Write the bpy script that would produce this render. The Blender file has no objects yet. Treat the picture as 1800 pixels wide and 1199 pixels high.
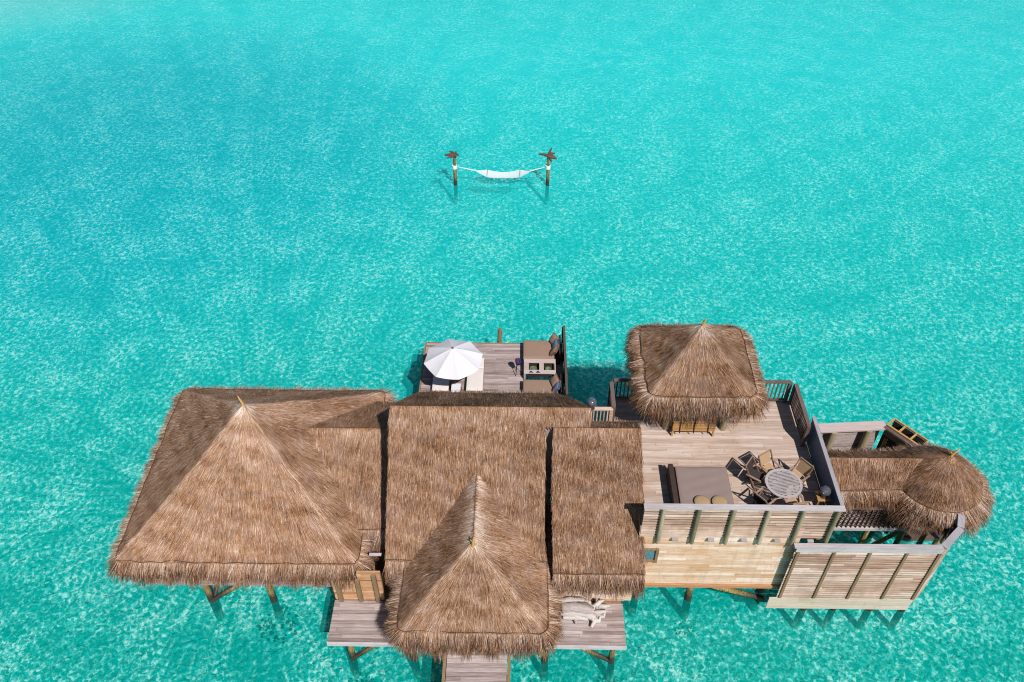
import bpy, math, random
import numpy as np
from mathutils import Vector
random.seed(7); RNG = np.random.default_rng(11)
PI = math.pi
scene = bpy.context.scene
COL = scene.collection

# ------------------------------------------------------------------ helpers
def nrm(a):
    a = np.asarray(a, float); return a / max(1e-9, np.linalg.norm(a))

class MB:
    """collects shapes, builds ONE mesh object"""
    def __init__(self): self.v = []; self.f = []; self.t = []; self.s = []
    def add(self, vs, fs, tone=0.5, smooth=False):
        b = len(self.v); self.v += [tuple(map(float, p)) for p in vs]
        self.f += [tuple(i + b for i in f) for f in fs]
        self.t += [tone] * len(fs); self.s += [smooth] * len(fs)
    def obox(self, c, u, v, n, tone=0.5):
        """box from centre and three half-extent vectors"""
        c = np.array(c, float); u = np.array(u, float); v = np.array(v, float); n = np.array(n, float)
        P = [c + a*u + b*v + d*n for d in (-1, 1) for b in (-1, 1) for a in (-1, 1)]
        self.add(P, [(0,2,3,1),(4,5,7,6),(0,1,5,4),(2,6,7,3),(0,4,6,2),(1,3,7,5)], tone)
    def box(self, x0, x1, y0, y1, z0, z1, tone=0.5):
        self.obox(((x0+x1)/2,(y0+y1)/2,(z0+z1)/2),((x1-x0)/2,0,0),(0,(y1-y0)/2,0),(0,0,(z1-z0)/2),tone)
    def beam(self, a, b, w, h, tone=0.5, up=(0,0,1)):
        a = np.array(a, float); b = np.array(b, float); d = b - a; L = np.linalg.norm(d); d = d / L
        s = np.cross(d, up); s = nrm(s) if np.linalg.norm(s) > 1e-4 else np.array([1.,0,0]); n = np.cross(s, d)
        self.obox((a+b)/2, d*L/2, s*w/2, n*h/2, tone)
    def tube(self, pts, rad, n=10, tone=0.5, caps=True, jit=0.0):
        pts = [np.array(p, float) for p in pts]
        if not hasattr(rad, '__len__'): rad = [rad]*len(pts)
        rings = []; ref = None
        for i, p in enumerate(pts):
            d = nrm(pts[min(i+1, len(pts)-1)] - pts[max(i-1, 0)])
            if ref is None:
                ref = np.cross(d, (0,0,1.)) if abs(d[2]) < .9 else np.cross(d, (1.,0,0))
            s = nrm(ref - d*np.dot(ref, d)); q = np.cross(d, s); ref = s
            rings.append([p + (s*math.cos(2*PI*k/n) + q*math.sin(2*PI*k/n))*rad[i]*(1+jit*random.uniform(-1,1)) for k in range(n)])
        vs = [v for r in rings for v in r]; fs = []
        for i in range(len(pts)-1):
            for k in range(n):
                k2 = (k+1) % n; fs.append((i*n+k, i*n+k2, (i+1)*n+k2, (i+1)*n+k))
        self.add(vs, fs, tone, True)
        if caps:
            self.add(rings[0], [tuple(reversed(range(n)))], tone); self.add(rings[-1], [tuple(range(n))], tone)
    def lathe(self, c, prof, n=20, tone=0.5, sx=1, sy=1):
        vs = []; fs = []
        for r, z in prof:
            for k in range(n):
                a = 2*PI*k/n; vs.append((c[0]+r*sx*math.cos(a), c[1]+r*sy*math.sin(a), c[2]+z))
        for i in range(len(prof)-1):
            for k in range(n):
                k2 = (k+1) % n; fs.append((i*n+k, i*n+k2, (i+1)*n+k2, (i+1)*n+k))
        self.add(vs, fs, tone, True)
    def boards(self, O, U, V, N, LU, LV, w=.12, gap=.008, th=.035, lr=(1.6, 3.4), tv=.5, ts=.28):
        """rows of boards running along U, rows stacked along V, thickness towards N"""
        O = np.array(O, float); U = nrm(U); V = nrm(V); N = nrm(N)
        nrow = max(1, int(round(LV / w))); w = LV / nrow
        for i in range(nrow):
            p = -random.uniform(0, lr[1]*.8); rt = random.gauss(0, ts*.35)
            while p < LU - .01:
                L = random.uniform(*lr); a = max(p, 0.0); b = min(p + L, LU); p += L
                if LU - b < .3: b = LU; p = LU
                if b - a < .05: continue
                t = min(1, max(0, tv + rt + random.gauss(0, ts*.6)))
                lift = random.uniform(0, .004)
                c = O + U*(a+b)/2 + V*(i+.5)*w + N*(th/2 + lift)
                self.obox(c, U*((b-a)/2 - .003), V*(w/2 - gap/2), N*th/2, t)

ORG = {}
def _mesh(name, mb, mat, org):
    me = bpy.data.meshes.new(name)
    o = np.array(org, float)
    me.from_pydata([tuple(np.array(v) - o) for v in mb.v], [], mb.f)
    me.polygons.foreach_set('use_smooth', mb.s)
    at = me.attributes.new('tone', 'FLOAT', 'FACE'); at.data.foreach_set('value', mb.t)
    me.materials.append(mat); me.update(); return me
def thing(name, label, cat, loc=(0,0,0), group=None, local=False):
    o = bpy.data.objects.new(name, None); COL.objects.link(o); o.location = loc
    o['label'] = label; o['category'] = cat
    if group: o['group'] = group
    ORG[o.name] = (0,0,0) if local else tuple(loc)
    return o
def part(name, mb, mat, parent, label=None):
    org = ORG[parent.name]
    o = bpy.data.objects.new(name, _mesh(name, mb, mat, org)); COL.objects.link(o); o.parent = parent
    ORG[o.name] = org
    if label: o['label'] = label
    return o
def single(name, mb, mat, label, cat, org=(0,0,0), group=None):
    o = bpy.data.objects.new(name, _mesh(name, mb, mat, org)); COL.objects.link(o); o.location = org
    o['label'] = label; o['category'] = cat
    if group: o['group'] = group
    return o
def copy_tree(o, parent=None):
    c = o.copy(); COL.objects.link(c)
    if parent: c.parent = parent
    for ch in list(o.children): copy_tree(ch, c)
    return c

# ------------------------------------------------------------------ materials
def newmat(name):
    m = bpy.data.materials.new(name); m.use_nodes = True; nt = m.node_tree; nt.nodes.clear()
    out = nt.nodes.new('ShaderNodeOutputMaterial'); return m, nt, out
def ramp(nt, fac, stops, interp='LINEAR'):
    r = nt.nodes.new('ShaderNodeValToRGB'); cr = r.color_ramp; cr.interpolation = interp
    while len(cr.elements) > 1: cr.elements.remove(cr.elements[-1])
    cr.elements[0].position = stops[0][0]; cr.elements[0].color = (*stops[0][1], 1)
    for p, c in stops[1:]:
        e = cr.elements.new(p); e.color = (*c, 1)
    nt.links.new(fac, r.inputs[0]); return r.outputs[0]
def g(v): return (v, v, v)
def noise(nt, vec, scale, detail=3, rough=.55, sc=None, dist=0):
    if sc is not None:
        m = nt.nodes.new('ShaderNodeMapping'); m.inputs['Scale'].default_value = sc
        nt.links.new(vec, m.inputs['Vector']); vec = m.outputs[0]
    n = nt.nodes.new('ShaderNodeTexNoise'); n.inputs['Scale'].default_value = scale
    n.inputs['Detail'].default_value = detail; n.inputs['Roughness'].default_value = rough
    n.inputs['Distortion'].default_value = dist
    nt.links.new(vec, n.inputs['Vector']); return n.outputs['Fac']
def math_(nt, op, a, b=None, clamp=False):
    n = nt.nodes.new('ShaderNodeMath'); n.operation = op; n.use_clamp = clamp
    for i, x in enumerate((a, b)):
        if x is None: continue
        if isinstance(x, (int, float)): n.inputs[i].default_value = x
        else: nt.links.new(x, n.inputs[i])
    return n.outputs[0]
def mixc(nt, fac, a, b, mode='MIX'):
    n = nt.nodes.new('ShaderNodeMix'); n.data_type = 'RGBA'; n.blend_type = mode
    for k, x in ((0, fac), (6, a), (7, b)):
        if isinstance(x, (int, float)): n.inputs[k].default_value = x
        elif isinstance(x, tuple): n.inputs[k].default_value = (*x, 1)
        else: nt.links.new(x, n.inputs[k])
    return n.outputs[2]
def pos(nt): return nt.nodes.new('ShaderNodeNewGeometry').outputs['Position']
def tone(nt):
    a = nt.nodes.new('ShaderNodeAttribute'); a.attribute_name = 'tone'; return a.outputs['Fac']
def bump(nt, h, strength=.4, dist=.01):
    b = nt.nodes.new('ShaderNodeBump'); b.inputs['Strength'].default_value = strength
    b.inputs['Distance'].default_value = dist; nt.links.new(h, b.inputs['Height']); return b.outputs[0]
def principled(nt, out, col, rough=.7, spec=.3, nor=None, metal=0):
    p = nt.nodes.new('ShaderNodeBsdfPrincipled')
    if isinstance(col, tuple): p.inputs['Base Color'].default_value = (*col, 1)
    else: nt.links.new(col, p.inputs['Base Color'])
    p.inputs['Roughness'].default_value = rough; p.inputs['Specular IOR Level'].default_value = spec
    p.inputs['Metallic'].default_value = metal
    if nor is not None: nt.links.new(nor, p.inputs['Normal'])
    nt.links.new(p.outputs[0], out.inputs[0]); return p

def wood(name, stops, axis='x', stain=(.05,.04,.035), stainamt=.35, rough=.75, gs=1.0, drip=0):
    m, nt, out = newmat(name); P = pos(nt)
    sc = {'x': (1.2, 26, 26), 'y': (26, 1.2, 26), 'z': (26, 26, 1.2)}[axis]
    gr = noise(nt, P, 1.0*gs, 5, .65, sc)
    gr2 = noise(nt, P, 3.2*gs, 3, .6, sc)
    t = tone(nt)
    f = math_(nt, 'ADD', math_(nt, 'MULTIPLY', t, .72), math_(nt, 'MULTIPLY', math_(nt, 'SUBTRACT', gr, .5), 1.1))
    f = math_(nt, 'ADD', f, .14, True)
    c = ramp(nt, f, stops)
    big = noise(nt, P, .9, 4, .6)
    st = math_(nt, 'MULTIPLY', ramp(nt, big, [(.5, g(0)), (.72, g(1))]), stainamt)
    c = mixc(nt, st, c, stain)
    c = mixc(nt, math_(nt, 'MULTIPLY', ramp(nt, gr2, [(.52, g(0)), (.72, g(1))]), .45), c, stain)
    if drip:     # grey salt and rain streaks running down the boards
        dr = noise(nt, P, 1.0, 4, .6, (5, 5, .5))
        c = mixc(nt, math_(nt, 'MULTIPLY', ramp(nt, dr, [(.5, g(0)), (.72, g(1))]), drip), c, (.25,.2,.165))
    principled(nt, out, c, rough, .2, bump(nt, gr2, .5, .006)); return m

M = {}
M['deck'] = wood('weathered_deck_wood', [(0,(.1,.066,.06)),(.3,(.22,.165,.155)),(.6,(.37,.3,.29)),(1,(.58,.51,.5))], stain=(.16,.11,.09))
M['terrace'] = wood('terrace_wood', [(0,(.13,.08,.06)),(.25,(.29,.205,.165)),(.6,(.44,.345,.295)),(1,(.62,.54,.49))], stain=(.36,.2,.1), stainamt=.4)
M['wall'] = wood('honey_wood', [(0,(.3,.14,.07)),(.3,(.52,.32,.2)),(.6,(.67,.5,.39)),(1,(.8,.7,.63))], stain=(.5,.23,.07), stainamt=.55, drip=.28)
M['slat'] = wood('slat_wood', [(0,(.15,.075,.05)),(.3,(.34,.2,.14)),(.6,(.54,.385,.305)),(1,(.76,.62,.55))], stain=(.2,.13,.09), stainamt=.45, drip=.25)
M['cap'] = wood('grey_cap_wood', [(0,(.2,.165,.165)),(.5,(.37,.335,.345)),(1,(.54,.51,.53))], stain=(.2,.17,.16), stainamt=.3)
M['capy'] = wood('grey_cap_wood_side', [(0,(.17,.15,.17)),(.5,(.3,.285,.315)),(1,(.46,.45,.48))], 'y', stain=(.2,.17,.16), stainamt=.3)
M['strip'] = wood('algae_strip_wood', [(0,(.32,.25,.18)),(.5,(.5,.41,.33)),(1,(.68,.57,.5))], stain=(.36,.32,.2), stainamt=.5)
M['shingle'] = wood('orange_wall_wood', [(0,(.2,.09,.045)),(.4,(.42,.22,.11)),(1,(.66,.43,.27))], stain=(.3,.12,.04))
M['brownpost'] = wood('brown_post_wood', [(0,(.12,.07,.035)),(.5,(.24,.15,.085)),(1,(.36,.25,.16))], 'z', stain=(.1,.09,.04))
M['olive'] = wood('olive_post_wood', [(0,(.12,.105,.06)),(.5,(.29,.235,.15)),(1,(.46,.39,.28))], 'z', stain=(.08,.09,.05), stainamt=.5)
M['crown'] = wood('dark_root_wood', [(0,(.05,.025,.02)),(.5,(.12,.06,.045)),(1,(.25,.16,.13))])
M['rail'] = wood('dark_rail_wood', [(0,(.05,.033,.03)),(.5,(.11,.078,.07)),(1,(.22,.17,.16))], 'z')  # dark brown wood for railings and screen caps
M['orange'] = wood('new_orange_wood', [(0,(.24,.12,.04)),(.5,(.4,.225,.085)),(1,(.56,.37,.18))], stain=(.35,.16,.05))
M['lattice'] = wood('brown_lattice_wood', [(0,(.06,.035,.028)),(.5,(.12,.08,.065)),(1,(.2,.14,.12))])
M['dark'] = wood('dark_frame_wood', [(0,(.018,.013,.012)),(.5,(.045,.03,.026)),(1,(.09,.06,.05))], stain=(.02,.015,.012))
M['teak'] = wood('teak_chair_wood', [(0,(.09,.05,.035)),(.5,(.2,.12,.08)),(1,(.36,.24,.17))], stain=(.08,.05,.035))
M['paletable'] = wood('pale_table_wood', [(0,(.24,.17,.15)),(.5,(.37,.29,.27)),(1,(.5,.42,.41))], stain=(.4,.3,.25))
M['drift'] = wood('bleached_driftwood', [(0,(.17,.14,.13)),(.4,(.36,.31,.295)),(1,(.58,.54,.52))], stain=(.17,.12,.1), stainamt=.5)
M['finial'] = wood('finial_branch', [(0,(.35,.18,.05)),(1,(.62,.4,.14))], 'z', stain=(.25,.13,.04))

def pile_mat():
    m, nt, out = newmat('pile_wood'); P = pos(nt)
    sep = nt.nodes.new('ShaderNodeSeparateXYZ'); nt.links.new(P, sep.inputs[0])
    n1 = noise(nt, P, 3.5, 4, .65); n2 = noise(nt, P, 2.0, 4, .6, (9, 9, 1.2))
    z = math_(nt, 'ADD', sep.outputs[2], math_(nt, 'MULTIPLY', math_(nt, 'SUBTRACT', n1, .5), .5))
    dry = ramp(nt, n2, [(.3,(.07,.075,.03)),(.47,(.16,.135,.05)),(.56,(.33,.18,.055)),(.7,(.42,.37,.27))])
    f = ramp(nt, math_(nt, 'MULTIPLY', math_(nt, 'ADD', z, .3), .8), [(.0, g(0)), (.5, g(0)), (.85, g(1))])
    col = mixc(nt, f, (.035,.03,.02), dry)
    haze_fade = ramp(nt, math_(nt, 'ADD', z, 1.2), [(.1, g(.9)), (.65, g(0))])  # water haze painted in: pile colour fades towards sand with depth
    col = mixc(nt, haze_fade, col, (.42,.46,.38))
    principled(nt, out, col, .6, .3, bump(nt, n2, .5, .02)); return m
M['pile'] = pile_mat()

def thatch_mat():
    m, nt, out = newmat('palm_thatch'); P = pos(nt); t = tone(nt)
    big = noise(nt, P, .8, 4, .65); mid = noise(nt, P, 3.5, 3, .6)
    f = math_(nt, 'ADD', t, math_(nt, 'MULTIPLY', math_(nt, 'SUBTRACT', big, .5), .5))
    f = math_(nt, 'ADD', f, math_(nt, 'MULTIPLY', math_(nt, 'SUBTRACT', mid, .5), .4), True)
    c = ramp(nt, f, [(0,(.018,.009,.005)),(.2,(.08,.036,.018)),(.42,(.215,.108,.053)),(.62,(.365,.205,.12)),(.82,(.46,.325,.24)),(1,(.68,.57,.5))])
    # weathered greyish-pink patches
    gp = ramp(nt, noise(nt, P, 1.7, 4, .6), [(.45, g(0)), (.7, g(.38))])
    c = mixc(nt, gp, c, mixc(nt, .6, c, (.34,.265,.255)))
    principled(nt, out, c, .8, .12); return m
M['thatch'] = thatch_mat()

def plain(name, col, rough=.7, spec=.3, var=.12, sc=6, b=.0, metal=0):
    m, nt, out = newmat(name); P = pos(nt); n = noise(nt, P, sc, 4, .6)
    c = mixc(nt, math_(nt, 'MULTIPLY', n, var*2, True), col, tuple(x*.55 for x in col))
    principled(nt, out, c, rough, spec, bump(nt, n, b, .02) if b else None, metal); return m
M['rope'] = plain('dark_seam_rope', (.07,.045,.03), .9)
M['canvas'] = plain('white_canvas', (.60,.585,.63), .8, .1, .05, 4, .2)
M['mattress'] = plain('white_mattress', (.62,.56,.54), .85, .1, .08, 5, .3)
M['beige'] = plain('tan_cushion_fabric', (.27,.18,.135), .9, .1, .15, 3.5, .8)
M['daybed'] = plain('taupe_mattress_fabric', (.24,.18,.165), .9, .1, .12, 2.5, .5)
M['bluegrey'] = plain('blue_grey_cushion_fabric', (.13,.17,.25), .9, .1)
M['brownfab'] = plain('brown_cushion_fabric', (.27,.17,.13), .9, .1)
M['straw'] = plain('woven_straw', (.36,.25,.14), .85, .1, .2, 14, .4)
M['tanmesh'] = plain('tan_sling', (.42,.28,.17), .8, .1, .2, 25)
M['darkmesh'] = plain('dark_sling', (.05,.04,.04), .8, .1, .2, 25)
M['metal'] = plain('brushed_metal', (.5,.52,.55), .3, .5, .1, metal=1)
M['red'] = plain('red_lacquer', (.25,.03,.035), .4, .5)
M['navy'] = plain('navy_cloth', (.03,.035,.12), .8, .1)
M['shadeblue'] = plain('shade_blue_board', (.06,.10,.19), .5, .3, .3, 1.4)  # blue of shade and sky reflection painted into the board colour
M['algae'] = plain('green_algae', (.05,.09,.05), .9, .1, .4, 5, .5)
M['greenglass'] = plain('green_ceramic', (.1,.14,.06), .3, .5)
M['hammockcloth'] = plain('white_hammock_rope', (.7,.7,.7), .85, .1, .05, 10)
def net_mat():
    m, nt, out = newmat('hammock_net'); P = pos(nt)
    d = nt.nodes.new('ShaderNodeBsdfDiffuse'); d.inputs[0].default_value = (.72,.72,.74,1)
    t = nt.nodes.new('ShaderNodeBsdfTransparent'); mx = nt.nodes.new('ShaderNodeMixShader')
    w1 = nt.nodes.new('ShaderNodeTexChecker'); w1.inputs['Scale'].default_value = 22; nt.links.new(P, w1.inputs[0])
    f = math_(nt, 'ADD', math_(nt, 'MULTIPLY', w1.outputs['Fac'], .35), .12)
    nt.links.new(f, mx.inputs[0]); nt.links.new(d.outputs[0], mx.inputs[1]); nt.links.new(t.outputs[0], mx.inputs[2])
    nt.links.new(mx.outputs[0], out.inputs[0]); return m
M['net'] = net_mat()
M['coral'] = plain('dark_reef_rock', (.2,.22,.17), .95, .1, .5, 4, .8)

def glass_mat(name, tint, rough=.03, amt=.75):
    m, nt, out = newmat(name)
    a = nt.nodes.new('ShaderNodeBsdfTransparent'); a.inputs[0].default_value = (*tint, 1)
    b = nt.nodes.new('ShaderNodeBsdfGlossy'); b.inputs['Roughness'].default_value = rough
    d = nt.nodes.new('ShaderNodeBsdfDiffuse'); d.inputs[0].default_value = (*[x*.6 for x in tint], 1)
    fr = nt.nodes.new('ShaderNodeFresnel'); fr.inputs[0].default_value = 1.6
    m1 = nt.nodes.new('ShaderNodeMixShader'); m1.inputs[0].default_value = 1-amt
    nt.links.new(a.outputs[0], m1.inputs[1]); nt.links.new(d.outputs[0], m1.inputs[2])
    m2 = nt.nodes.new('ShaderNodeMixShader'); nt.links.new(fr.outputs[0], m2.inputs[0])
    nt.links.new(m1.outputs[0], m2.inputs[1]); nt.links.new(b.outputs[0], m2.inputs[2])
    nt.links.new(m2.outputs[0], out.inputs[0]); return m
M['globe'] = glass_mat('globe_glass', (.45,.46,.55), .05, .75)
M['pane'] = glass_mat('window_glass', (.2,.45,.55), .05, .35)

def vsub(nt, a, b):
    n = nt.nodes.new('ShaderNodeVectorMath'); n.operation = 'ADD'
    nt.links.new(a, n.inputs[0])
    if isinstance(b, tuple): n.inputs[1].default_value = b
    else: nt.links.new(b, n.inputs[1])
    return n.outputs[0]

def water_mat():
    m, nt, out = newmat('lagoon_water'); P = pos(nt)
    def nz(scale, detail, dist, off=(0,0,0), sc=(1,1,1)):
        mp = nt.nodes.new('ShaderNodeMapping'); mp.inputs['Location'].default_value = off; mp.inputs['Scale'].default_value = sc
        nt.links.new(P, mp.inputs[0]); n = nt.nodes.new('ShaderNodeTexNoise'); n.noise_dimensions = '2D'
        n.inputs['Scale'].default_value = scale; n.inputs['Detail'].default_value = detail; n.inputs['Roughness'].default_value = .5
        n.inputs['Distortion'].default_value = dist; nt.links.new(mp.outputs[0], n.inputs['Vector']); return n.outputs['Fac']
    def ridge(f, k): return math_(nt, 'SUBTRACT', 1.0, math_(nt, 'MULTIPLY', math_(nt, 'ABSOLUTE', math_(nt, 'SUBTRACT', f, .5)), k), True)
    # ripple-focused light painted into the water tint: curvy bright lines over softer pale flecks
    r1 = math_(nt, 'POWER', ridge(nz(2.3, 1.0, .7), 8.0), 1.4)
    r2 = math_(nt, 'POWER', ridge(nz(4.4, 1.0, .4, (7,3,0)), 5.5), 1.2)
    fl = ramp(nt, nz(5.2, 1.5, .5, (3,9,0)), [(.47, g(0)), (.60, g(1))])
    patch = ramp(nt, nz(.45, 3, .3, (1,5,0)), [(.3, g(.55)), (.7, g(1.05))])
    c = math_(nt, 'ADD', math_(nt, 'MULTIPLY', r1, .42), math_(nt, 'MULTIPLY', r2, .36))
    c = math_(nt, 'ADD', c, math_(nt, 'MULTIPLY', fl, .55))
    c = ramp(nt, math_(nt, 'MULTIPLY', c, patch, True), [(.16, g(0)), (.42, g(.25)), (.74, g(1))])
    sep = nt.nodes.new('ShaderNodeSeparateXYZ'); nt.links.new(P, sep.inputs[0])
    zn = nz(.03, 3, .3)
    def blob(cx, cy, rx, ry):
        a = math_(nt, 'DIVIDE', math_(nt, 'SUBTRACT', sep.outputs[0], cx), rx)
        b = math_(nt, 'DIVIDE', math_(nt, 'SUBTRACT', sep.outputs[1], cy), ry)
        d = math_(nt, 'ADD', math_(nt, 'MULTIPLY', a, a), math_(nt, 'MULTIPLY', b, b))
        return math_(nt, 'SUBTRACT', 1.0, d, True)
    deep = math_(nt, 'ADD', math_(nt, 'MULTIPLY', blob(-27, 48, 26, 22), 1.0), math_(nt, 'MULTIPLY', zn, .4))
    deep = math_(nt, 'ADD', deep, -.2, True)
    near = ramp(nt, math_(nt, 'DIVIDE', math_(nt, 'SUBTRACT', sep.outputs[1], 11), 50), [(0, g(0)), (.4, g(.5)), (1, g(1))])
    tint = mixc(nt, near, (.05,.85,.79), (.26,.99,.99))
    tint = mixc(nt, deep, tint, (.01,.80,.85))
    shoal = math_(nt, 'MULTIPLY', blob(-58, 80, 32, 20), 1.3, True)
    tint = mixc(nt, shoal, tint, (.5,.97,.97))
    low = mixc(nt, near, (.08,.59,.59), (.18,.70,.735))
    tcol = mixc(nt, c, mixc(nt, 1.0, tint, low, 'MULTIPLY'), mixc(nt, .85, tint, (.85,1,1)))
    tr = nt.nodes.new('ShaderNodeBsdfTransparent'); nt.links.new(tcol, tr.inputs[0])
    scat = mixc(nt, near, (.0,.32,.275), (.01,.66,.67))
    scat = mixc(nt, deep, scat, (.0,.45,.53))
    scat = mixc(nt, shoal, scat, (.2,.68,.68))
    df = nt.nodes.new('ShaderNodeBsdfDiffuse'); nt.links.new(scat, df.inputs[0])
    mx = nt.nodes.new('ShaderNodeMixShader'); nt.links.new(math_(nt, 'ADD', math_(nt, 'MULTIPLY', near, .2), .24), mx.inputs[0])
    nt.links.new(tr.outputs[0], mx.inputs[1]); nt.links.new(df.outputs[0], mx.inputs[2])
    hgt = math_(nt, 'ADD', nz(2.6, 3, .4, sc=(1,1.0,1)), math_(nt, 'MULTIPLY', nz(9, 2, 0), .25))
    nb = bump(nt, hgt, 1.0, .07)
    fr = nt.nodes.new('ShaderNodeFresnel'); fr.inputs[0].default_value = 1.27; nt.links.new(nb, fr.inputs['Normal'])
    gl = nt.nodes.new('ShaderNodeBsdfGlossy'); gl.inputs['Roughness'].default_value = .16; nt.links.new(nb, gl.inputs['Normal'])
    m2 = nt.nodes.new('ShaderNodeMixShader'); nt.links.new(fr.outputs[0], m2.inputs[0])
    nt.links.new(mx.outputs[0], m2.inputs[1]); nt.links.new(gl.outputs[0], m2.inputs[2])
    nt.links.new(m2.outputs[0], out.inputs[0]); return m
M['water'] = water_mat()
def sand_mat():
    m, nt, out = newmat('seabed_sand'); P = pos(nt)
    n1 = noise(nt, P, .25, 4, .6); n2 = noise(nt, P, 3.0, 4, .7)
    c = ramp(nt, n1, [(.3,(.80,.82,.8)),(.7,(.88,.88,.85))])
    c = mixc(nt, ramp(nt, n2, [(.35, g(.35)), (.55, g(0))]), c, (.4,.48,.42))
    principled(nt, out, c, .9, .1); return m
M['sand'] = sand_mat()

# ------------------------------------------------------------------ setting: sea bed and lagoon
def sheet(name, z, R, mat):
    mb = MB(); mb.add([(-R,-R+100,z),(R,-R+100,z),(R,R+100,z),(-R,R+100,z)], [(0,1,2,3)])
    o = bpy.data.objects.new(name, _mesh(name, mb, mat, (0,0,0))); COL.objects.link(o); o['kind'] = 'structure'; return o
sheet('seabed', -1.35, 1500, M['sand'])
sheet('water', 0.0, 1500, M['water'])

# ------------------------------------------------------------------ thatch
class Thatch:
    def __init__(self): self.V = []; self.Q = []; self.T = []; self.n = 0; self.ropes = []
    def addq(self, V, Q, T):
        V = np.asarray(V, float); Q = np.asarray(Q, int)
        self.V.append(V); self.Q.append(Q + self.n); self.T.append(np.broadcast_to(T, (len(Q),)).astype(float)); self.n += len(V)
    def blades(self, root, d, nor, L, W, lift, tn, roll=.22):
        n = len(root)
        d = d / np.linalg.norm(d, axis=1, keepdims=True)
        s = np.cross(d, nor); s /= np.linalg.norm(s, axis=1, keepdims=True) + 1e-9
        n2 = np.cross(s, d)
        ang = RNG.normal(0, roll, n)[:, None]; w = s*np.cos(ang) + n2*np.sin(ang)
        L = L[:, None]; W = W[:, None]; lf = lift[:, None]
        a = root - w*W/2; b = root + w*W/2
        tip = root + d*L + n2*lf; c = tip + w*W*.22; e = tip - w*W*.22
        V = np.stack([a, b, c, e], 1).reshape(-1, 3)
        Q = np.arange(4*n).reshape(-1, 4); self.addq(V, Q, np.clip(tn, 0, 1))
    def loft(self, T, E, closed=False, sag=0.0, thick=.28, dens=900, skirt=True, out=.30, drop=.55, sdens=420,
             tmean=.50, hips=(), capv=.0, blade=(.15,.40), rope=True, ends=(0,0)):
        T = np.asarray(T, float); E = np.asarray(E, float); N = len(E)
        idx = np.arange(N)
        nx = np.roll(E, -1, 0) if closed else np.vstack([E[1:], [2*E[-1]-E[-2]]])
        pv = np.roll(E, 1, 0) if closed else np.vstack([[2*E[0]-E[1]], E[:-1]])
        tan = nx - pv; tan[:, 2] = 0; tan /= np.linalg.norm(tan, axis=1, keepdims=True)
        o = np.stack([tan[:,1], -tan[:,0], np.zeros(N)], 1)
        dr = E - T; sg = np.sign((o*dr).sum(1)); sg[sg == 0] = 1; o *= np.median(sg)
        R = 10
        def S(v): 
            b = T + (E-T)*v; b = b.copy(); b[:,2] -= sag*4*v*(1-v); return b
        rows = [S(v) for v in np.linspace(0, 1, R)]
        prof = []
        if skirt:
            prof = [(.33,-.10*drop),(.75,-.42*drop),(1.0,-1.0*drop*.86),(.45,-1.0*drop*.92)]
            for a, z in prof: 
                r = E + o*out*a; r[:,2] += z; rows.append(r)
        und = [S(1.0) - o*.25 - np.array([0,0,thick]), S(.5) - np.array([0,0,thick*1.2]), S(.02) - np.array([0,0,thick*1.3])]
        rows += und
        G = np.stack(rows); K = len(rows); Vv = G.reshape(-1, 3); Q = []
        m = N if closed else N-1
        for i in range(K-1):
            for j in range(m):
                j2 = (j+1) % N; Q.append((i*N+j, i*N+j2, (i+1)*N+j2, (i+1)*N+j))
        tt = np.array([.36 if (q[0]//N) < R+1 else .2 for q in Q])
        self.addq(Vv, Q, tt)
        if not closed:       # close the cut ends of the thatch
            for j in (0, N-1):
                ee = [rows[k][j] for k in range(K)]
                top = ee[:R]; bot = list(reversed(ee[R:]))
                for k in range(R-1):
                    f0 = k/(R-1); f1 = (k+1)/(R-1)
                    p0 = bot[0]*(1-f0)+ee[K-3]*f0; p1 = bot[0]*(1-f1)+ee[K-3]*f1
                    self.addq([top[k], top[k+1], p1, p0], [(0,1,2,3)], .25)
                if skirt:
                    for k in range(R-1, K-4):
                        self.addq([ee[k], ee[k+1], ee[K-3], ee[K-3]+np.array([0,0,.01])], [(0,1,2,3)], .25)
        # slope blades
        jn = np.roll(idx, -1) if closed else np.minimum(idx+1, N-1)
        lt = np.linalg.norm(T[jn]-T, axis=1); le = np.linalg.norm(E[jn]-E, axis=1); ls = np.linalg.norm(E-T, axis=1)
        seg = (lt+le)/2*ls; 
        if not closed: seg[-1] = 0
        A = seg.sum(); n = int(A*dens*2.2)
        j = RNG.choice(N, n, p=seg/A); u = RNG.random(n); r = RNG.random(n)
        a0 = lt[j]; b0 = le[j]-lt[j]
        v = np.where(np.abs(b0) < 1e-4, r, (-a0 + np.sqrt(a0**2 + 2*b0*(a0+b0/2)*r))/np.where(np.abs(b0)<1e-4, 1, b0))
        v = np.clip(v, 0, 1); j2 = jn[j]; U = u[:,None]; Vc = v[:,None]
        t_ = T[j]*(1-U)+T[j2]*U; e_ = E[j]*(1-U)+E[j2]*U
        p = t_ + (e_-t_)*Vc; p[:,2] -= sag*4*v*(1-v)
        d = e_-t_; d = d/(np.linalg.norm(d,axis=1,keepdims=True)+1e-9)
        along = E[j2]-E[j] ; along /= np.linalg.norm(along,axis=1,keepdims=True)+1e-9
        nor = np.cross(along, d); nor /= np.linalg.norm(nor,axis=1,keepdims=True)+1e-9; nor *= np.sign(nor[:,2:3]+1e-9)
        # drift of the comb direction in broad waves plus per-blade jitter
        wv = .10*np.sin(p[:,0]*1.3+p[:,1]*.9) + .07*np.sin(p[:,0]*3.7-p[:,1]*2.1)
        d = d + along*(wv + RNG.normal(0, .085, n))[:,None]
        L = RNG.uniform(*blade, n); L = np.minimum(L, np.maximum(.05, (1-v)*np.linalg.norm(e_-t_,axis=1)+.01))
        W = RNG.uniform(.005, .0125, n)
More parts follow.
